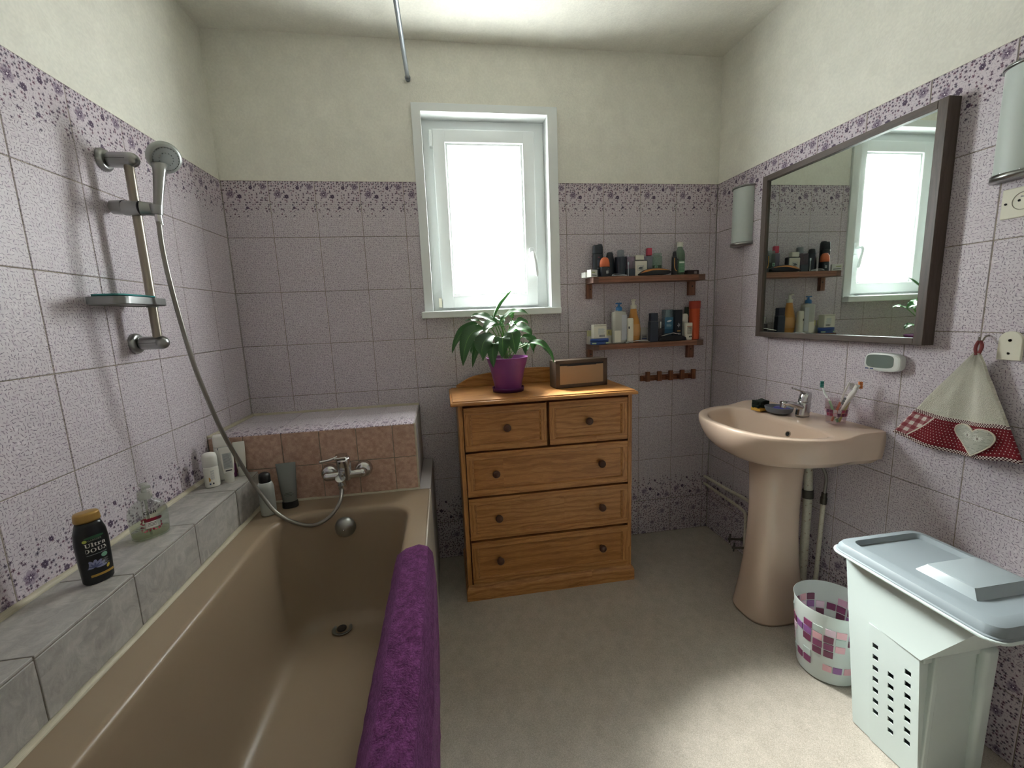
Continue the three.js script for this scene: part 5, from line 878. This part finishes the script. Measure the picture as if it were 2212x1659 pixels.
{
  let t = thing('wall_socket', 'cream wall socket under the wall lamp', 'socket', [XR - 0.0005, 1.5445, 1.279]);
  part('plate', T(box(0.009, 0.076, 0.078, 0.003), -0.0045, 0, 0), cream, t);
  part('well', T(lathe([[0.0225, 0.001], [0.021, 0.0015], [0.0205, -0.004], [0, -0.004]], 30), -0.009, 0.002, 0.006, 0, 0, Math.PI / 2), std('#a9a391', 0.5), t);
  part('hole', [T(cyl(0.003, 0.003, 0.004, 10), -0.0075, 0.004, -0.002, 0, 0, Math.PI / 2), T(cyl(0.003, 0.003, 0.004, 10), -0.0075, 0.004, 0.015, 0, 0, Math.PI / 2), T(cyl(0.0028, 0.0028, 0.004, 10), -0.009, 0, -0.0285, 0, 0, Math.PI / 2)], darkHole, t);
  part('pin', T(cyl(0.0024, 0.0024, 0.012, 10), -0.009, 0.012, 0.006, 0, 0, Math.PI / 2), chrome, t);
  t = thing('hook_plate', 'cream plastic bracket plate screwed to the tiles', 'bracket', [XR - 0.0005, 1.1355, 1.298]);
  const s = new THREE.Shape(); s.moveTo(-0.025, 0); s.lineTo(0.025, 0); s.lineTo(0.025, 0.052); s.absarc(0, 0.052, 0.025, 0, Math.PI); s.lineTo(-0.025, 0);
  part('plate', T(extrude(s, 0.006, 0.0015), 0, 0, 0, 0, -Math.PI / 2), cream, t);
  const arc = (y, a0, a1, r) => Array.from({ length: 11 }, (_, i) => { const a = a0 + (a1 - a0) * i / 10; return V(-0.0064, y + r * Math.sin(a), r * Math.cos(a)); });
  const gm = std('#6e6a5c', 0.7);
  part('groove', [tube([V(-0.0064, 0.044, 0.011), ...arc(0.053, 0, Math.PI, 0.011), V(-0.0064, 0.044, -0.011)], 0.0009, 30, 5), tube([V(-0.0064, 0.027, 0.011), ...arc(0.018, 0, -Math.PI, 0.011), V(-0.0064, 0.027, -0.011)], 0.0009, 30, 5), rod(V(-0.0064, 0.042, 0.0185), V(-0.0064, 0.003, 0.0185), 0.0009, 5), rod(V(-0.0064, 0.042, -0.0185), V(-0.0064, 0.003, -0.0185), 0.0009, 5)], gm, t);
  part('screw', [T(cyl(0.0042, 0.0042, 0.003, 14), -0.006, 0.053, 0, 0, 0, Math.PI / 2)], std('#55524a', 0.5, 0.5), t); part('screw', T(cyl(0.0034, 0.0034, 0.003, 14), -0.006, 0.018, 0, 0, 0, Math.PI / 2), std('#8f8a7c', 0.5, 0.4), t);
  // clock stuck to the tiles
  t = thing('digital_clock', 'small white digital clock stuck below the mirror', 'clock', [XR - 0.012, 1.1, 0.985], 0.1);
  const oval2 = (hw, hh, e) => shapeOf(ring((q) => V(hw * Math.sign(Math.cos(q)) * Math.abs(Math.cos(q)) ** e, hh * Math.sign(Math.sin(q)) * Math.abs(Math.sin(q)) ** e, 0), 40).map((p) => [p.x, p.y]).reverse());
  part('case', T(extrude(oval2(0.057, 0.0315, 0.55), 0.018, 0.006), 0, 0, 0, 0, -Math.PI / 2), std('#dfe3df', 0.35), t);
  part('screen', T(extrude(oval2(0.043, 0.0225, 0.5), 0.001), -0.0242, 0.003, -0.006, 0, -Math.PI / 2), std('#6f7d78', 0.12), t, 'blank grey green display');
  for (const z of [-0.046, -0.03]) part('button', T(box(0.003, 0.004, 0.011, 0.001), -0.0235, -0.024, z), std('#4a5f8c', 0.4), t);
  part('suction_mount', T(cyl(0.02, 0.024, 0.012, 22), 0.005, -0.004, 0.006, 0, 0, Math.PI / 2), std('#cfd2cc', 0.3), t);
}
// hand towel hanging from a hook
{
  const hk = thing('towel_hook', 'small metal hook holding the hand towel', 'hook', [XR, 1.188, 1.247]);
  part('hook', tube([V(-0.001, 0.012, 0), V(-0.012, 0.008, 0), V(-0.022, -0.004, 0), V(-0.03, -0.004, 0), V(-0.033, 0.008, 0)], 0.0022, 20, 8), std('#8b857a', 0.4, 0.7), hk);
  const t = thing('hand_towel', 'cream hand towel with red dotted border and heart', 'towel');
  // outline in (z, y): apex, left corner, hem, right corner
  const A = [1.247, 1.152], Lc = [1.046, 0.872], Rc = [1.368, 0.868];
  const tm = (N) => {
    const cv = canvasTex(1024, 1024, (g, W, H) => {
      reseed(19); g.fillStyle = '#d2cfc0'; g.fillRect(0, 0, W, H);
      for (let i = 0; i < 26000; i++) { g.fillStyle = rnd() < 0.5 ? 'rgba(232,229,216,0.5)' : 'rgba(168,162,146,0.4)'; g.fillRect(rnd() * W, rnd() * H, 3, 4); }
      const y0 = 690; g.fillStyle = '#7c1722'; g.fillRect(0, y0, W, H - y0);
      g.fillStyle = '#e2d3cf'; for (let j = 0; j < 9; j++) for (let i = 0; i < 40; i++) { g.beginPath(); g.ellipse(14 + i * 27 + (j % 2) * 13.5, y0 + 52 + j * 27, 3.6, 4.2, 0, 0, 7); g.fill(); }
      const trim = (y) => { for (let j = 0; j < 3; j++) for (let i = 0; i < 84; i++) { g.fillStyle = (i + j) % 2 ? '#e4d8cf' : '#4a161c'; g.fillRect(i * 12.2, y + j * 12, 12.2, 12); } };
      trim(y0 - 8); trim(H - 36);
      // gingham corner
      g.save(); g.beginPath(); g.moveTo(0, y0 + 28); g.lineTo(250, y0 + 28); g.lineTo(110, H - 36); g.lineTo(0, H - 36); g.clip();
      g.fillStyle = '#e0d6cf'; g.fillRect(0, y0, 260, H - y0); g.fillStyle = 'rgba(124,24,38,0.55)'; for (let i = 0; i < 5; i++) { g.fillRect(i * 84 + 10, y0, 42, 400); g.fillRect(0, y0 + 10 + i * 84, 300, 42); } g.restore();
      g.strokeStyle = '#d8d2c6'; g.lineWidth = 15; g.beginPath(); g.moveTo(252, y0 + 28); g.lineTo(108, H - 36); g.stroke();
    });
    return cv;
  };
  const map = tm(), W = (s, k) => { // s across 0..1, k down 0..1
    const l = [A[0] - 0.007 + (Lc[0] - A[0] + 0.007) * k, A[1] + (Lc[1] - A[1]) * k], r = [A[0] + 0.007 + (Rc[0] - A[0] - 0.007) * k, A[1] + (Rc[1] - A[1]) * k];
    const sag = -0.02 * Math.sin(Math.PI * Math.min(1, s * 1.1)) * k * k, fold = 0.011 * k * Math.sin(s * 8.2 + 0.8) + 0.007 * k * Math.sin(s * 15 + 2 + k) + 0.004 * (nz2(s * 0.6, k * 0.6) - 0.5);
    return V(XR - 0.026 - 0.012 * (1 - k) - fold, l[1] + (r[1] - l[1]) * s + sag * 1.2, l[0] + (r[0] - l[0]) * s);
  };
  const nS = 48, nK = 48, pos = [], uv = [], idx = [], rowLen = nS + 1;
  for (const side of [0, 1]) for (let j = 0; j <= nK; j++) for (let i = 0; i <= nS; i++) { const p = W(i / nS, j / nK); pos.push(p.x + side * 0.008, p.y, p.z); uv.push(i / nS, 1 - j / nK); }
  const off = rowLen * (nK + 1);
  for (let j = 0; j < nK; j++) for (let i = 0; i < nS; i++) { const a = j * rowLen + i, b = a + rowLen; idx.push(a, b, b + 1, a, b + 1, a + 1, a + off, b + off + 1, b + off, a + off, a + off + 1, b + off + 1); }
  const edge = []; for (let j = 0; j < nK; j++) edge.push([j * rowLen, (j + 1) * rowLen], [(j + 1) * rowLen + nS, j * rowLen + nS]); for (let i = 0; i < nS; i++) edge.push([nK * rowLen + i, nK * rowLen + i + 1]);
  for (const [a, b] of edge) idx.push(a, a + off, b, b, a + off, b + off);
  const g = new THREE.BufferGeometry(); g.setAttribute('position', new THREE.Float32BufferAttribute(pos, 3)); g.setAttribute('uv', new THREE.Float32BufferAttribute(uv, 2)); g.setIndex(idx); g.computeVertexNormals();
  part('cloth', g, mapped(map, 0.95, { bumpMap: pixelTex(256, 256, (u, v) => grey(255 * nzF(u, v)), [1, 1], false), bumpScale: 0.002 }), t);
  // heart patch sewn on
  const heart = new THREE.Shape(); heart.moveTo(0, -0.05); heart.bezierCurveTo(-0.02, -0.035, -0.052, -0.012, -0.052, 0.014); heart.bezierCurveTo(-0.052, 0.036, -0.02, 0.044, 0, 0.022); heart.bezierCurveTo(0.02, 0.044, 0.052, 0.036, 0.052, 0.014); heart.bezierCurveTo(0.052, -0.012, 0.02, -0.035, 0, -0.05);
  // a point of the patch, laid on the cloth
  const HC = at(2104, 948, 'x', XR - 0.03);
  const lay = (x, y, lift) => {
    const Z = HC.z + x, Y = HC.y + y; let k = 0.85, q = 0.5;
    for (let n = 0; n < 12; n++) { const p = W(q, k); k += (p.y - Y) / 0.285; const l = W(0, k).z, r = W(1, k).z; q = (Z - l) / (r - l); }
    const p = W(q, k); return V(p.x - lift, Y, Z);
  };
  const hm = canvasTex(512, 512, (c) => { reseed(6); c.fillStyle = '#b5b5a8'; c.fillRect(0, 0, 512, 512); for (let i = 0; i < 160; i++) { c.strokeStyle = rnd() < 0.5 ? 'rgba(214,214,204,0.8)' : 'rgba(128,128,120,0.7)'; c.lineWidth = rr(3, 7); const x = rr(40, 470), y = rr(60, 470), a = rr(-0.5, 0.5), l = rr(20, 60); c.beginPath(); c.moveTo(x, y); c.quadraticCurveTo(x + l * 0.5, y - 12, x + l * Math.cos(a), y + l * Math.sin(a)); c.stroke(); } for (const [x, y] of [[180, 210], [340, 215]]) { c.strokeStyle = 'rgba(232,232,222,0.95)'; c.lineWidth = 5; for (let k = 0; k < 12; k++) { const a = k / 12 * 6.283; c.beginPath(); c.moveTo(x, y); c.lineTo(x + 60 * Math.cos(a), y + 40 * Math.sin(a)); c.stroke(); } c.fillStyle = '#8d867c'; c.beginPath(); c.arc(x, y, 16, 0, 7); c.fill(); } });
  const hb = heart.getPoints(14).slice(0, -1), rows = [[1, 0.001], [1, 0.004], [0.96, 0.0065], [0.85, 0.0075], [0.65, 0.0078], [0.4, 0.008], [0.15, 0.008], [0.01, 0.008]];
  const hg = loft(rows.map(([f, l]) => hb.map((p) => lay(p.x * f, (p.y + 0.004) * f - 0.004, l))));
  hg.setAttribute('uv', new THREE.Float32BufferAttribute(rows.flatMap(([f]) => hb.flatMap((p) => [p.x * f / 0.11 + 0.5, p.y * f / 0.11 + 0.5])), 2));
  const hp = part('heart_patch', hg, mapped(hm, 0.9), t, 'quilted grey heart patch');
  part('piping', new THREE.TubeGeometry(new THREE.CatmullRomCurve3(hb.map((p) => lay(p.x, p.y, 0.0055)), true), 120, 0.0018, 6, true), std('#d9d0bd', 0.9), hp);
  part('loop', tube([W(0.5, 0).add(V(0.002, -0.006, 0)), V(XR - 0.032, 1.168, 1.241), V(XR - 0.03, 1.186, 1.247), V(XR - 0.027, 1.172, 1.252), W(0.5, 0).add(V(0.004, -0.004, 0.004))], 0.004, 24, 8), std('#7d3a3c', 0.9), t, 'red gingham hanging loop');
}
// ---------------------------------------------------------------- waste bin and laundry hamper
{
  const C = V(2.247, 0.001, 1.035), t = thing('waste_bin', 'frosted white bin with pink and purple squares', 'bin', C.toArray());
  const prof = [[0, 0.004], [0.088, 0.004], [0.091, 0.008], [0.112, 0.262], [0.1145, 0.27], [0.1115, 0.27], [0.0885, 0.01], [0, 0.008]];
  part('shell', lathe(prof, 56), std('#dde4e0', 0.35, 0, { transmission: 0.3, thickness: 0 }), t);
  const cols = ['#7f3d62', '#c99ab2', '#ddc3d2', '#8a5a92', '#b5c2bd', '#d9a7b0', '#6f3550'];
  reseed(58);
  for (let j = 0; j < 6; j++) for (let i = 0; i < 20; i++) {
    const y = 0.066 + j * 0.0285, keep = [0.25, 0.3, 0.4, 0.8, 0.92, 0.7][j], q = rnd(), ci = Math.floor(rnd() * 7), a0 = i / 20 * 6.283 + rr(-0.02, 0.02);
    if (q > keep) continue;
    const r = (Y) => 0.0885 + (Y - 0.008) * 0.0832;
    // a printed square shows through the thin shell, so it has both faces
    const seg = Array.from({ length: 5 }, (_, k) => { const th = a0 + k / 4 * 0.26, p = (Y, d) => V((r(Y) + d) * Math.sin(th), Y, (r(Y) + d) * Math.cos(th)); return [p(y - 0.012, -0.002), p(y - 0.012, 0.0046), p(y + 0.012, 0.0046), p(y + 0.012, -0.002)]; });
    part('square', loft(seg, { cap0: true, cap1: true, crease: 0.5 }), std(cols[ci], 0.4), t);
  }
}
{
  const t = thing('laundry_hamper', 'pale grey plastic laundry hamper with hinged lid', 'laundry hamper');
  const hm = std('#c6d2cf', 0.42), lidM = std('#858f94', 0.42);
  const mixv = (a, b, k) => a + (b - a) * k;
  // ring of the shell at height y: far left, start of the hole panel, near left corner, near right, far right
  const R = (y) => {
    const k = y / 0.6, x0 = mixv(2.145, 2.078, k), zf = mixv(1.222, 1.207, k);
    if (y < 0.4) return [[x0 + 0.012, zf], [x0, zf + 0.012], [x0, 1.29], [x0 + 0.004, 1.42 - 0.012 * y / 0.4], [2.345, 1.42 - 0.012 * y / 0.4], [2.345, zf]];
    const q = (y - 0.4) / 0.2; return [[x0 + 0.012, zf], [x0, zf + 0.012], [x0 - 0.001, mixv(1.3, 1.4, q)], [mixv(2.094, 2.078, q), mixv(1.428, 1.56, q)], [2.345, mixv(1.428, 1.56, q)], [2.345, zf]];
  };
  const pos = [], idx = [], quad = (a, b, c, d) => { const k = pos.length / 3; for (const p of [a, b, c, d]) pos.push(p.x, p.y, p.z); idx.push(k, k + 1, k + 2, k, k + 2, k + 3); };
  const P = (y, i) => { const r = R(y)[(i + 6) % 6]; return V(r[0], y, r[1]); };
  const ys = [0.004, 0.1, 0.2, 0.3, 0.3999, 0.4001, 0.45, 0.5, 0.55, 0.596];
  for (let j = 0; j < ys.length - 1; j++) for (let i = 0; i < 6; i++) { if (i === 2 && ys[j] < 0.39) continue; quad(P(ys[j], i), P(ys[j], i + 1), P(ys[j + 1], i + 1), P(ys[j + 1], i)); }
  for (const y of [0.004]) { quad(P(y, 0), P(y, 1), P(y, 2), P(y, 3)); quad(P(y, 0), P(y, 3), P(y, 4), P(y, 5)); }
  const g = new THREE.BufferGeometry(); g.setAttribute('position', new THREE.Float32BufferAttribute(pos, 3)); g.setIndex(idx); g.setAttribute('uv', new THREE.Float32BufferAttribute(new Float32Array(pos.length / 3 * 2), 2));
  part('body', toCreasedNormals(g, 0.4), hm, t);
  // tilted side panel with rectangular holes
  const a = P(0.004, 2), b = P(0.004, 3), c = P(0.3999, 3), d = P(0.3999, 2), ex = b.clone().sub(a), wlen = ex.length(); ex.normalize();
  const ey = d.clone().sub(a), hlen = ey.length(); ey.normalize();
  const s = shapeOf([[0, 0], [wlen, 0], [wlen, hlen], [0, hlen]]);
  const hole = (u, v) => s.holes.push(new THREE.Path([[u, v], [u, v + 0.0155], [u + 0.0155, v + 0.0155], [u + 0.0155, v]].map(([x, y]) => new THREE.Vector2(x, y))));
  for (let i = 0; i < 7; i++) hole(0.01, 0.106 + i * 0.037);
  for (let i = 0; i < 6; i++) hole(0.052, 0.086 + i * 0.037);
  for (let i = 0; i < 7; i++) hole(0.095, 0.098 + i * 0.037);
  const hg = new THREE.ExtrudeGeometry(s, { depth: 0.003, bevelEnabled: false }).applyMatrix4(new THREE.Matrix4().makeBasis(ex, ey, ex.clone().cross(ey)).setPosition(a));
  part('vent_panel', hg, hm, t, 'panel with rows of rectangular holes');
  // raised frame round the recessed end panel
  part('end_frame', [span(2.125, 2.335, 0.37, 0.398, 1.404, 1.416, 0.005), span(2.3, 2.343, 0.01, 0.395, 1.404, 1.432, 0.012), span(2.148, 2.166, 0.01, 0.395, 1.406, 1.424, 0.004)], hm, t);
  // lid: lip, sloping rim, sunken top with a raised hatch
  const L = (i, y, r = 0.035) => rrect(2.197, 1.393, 0.149 - i, 0.2 - i, Math.max(0.01, r - i * 0.4), y, 6);
  const lid = part('lid', loft([L(0.006, 0.585), L(0.001, 0.583), L(0, 0.587), L(0.001, 0.592), L(0.004, 0.594), L(0.006, 0.604), L(0.012, 0.613), L(0.024, 0.618), L(0.036, 0.619), L(0.04, 0.612), L(0.042, 0.606)], { cap1: true, crease: 0.45 }), lidM, t, 'grey hamper lid');
  part('lip', loft([L(-0.002, 0.583), L(-0.003, 0.586), L(-0.002, 0.5895), L(0.002, 0.5895)]), hm, lid);
  const Hh = (i, y) => rrect(2.226, 1.427, 0.086 - i, 0.064 - i * 1.2, 0.006, y, 2);
  part('hatch', loft([Hh(-0.004, 0.605), Hh(0.01, 0.627), Hh(0.014, 0.6285)], { cap1: true, crease: 0.35 }), std('#98a3a7', 0.42), lid);
}
renderer.render(scene, camera);
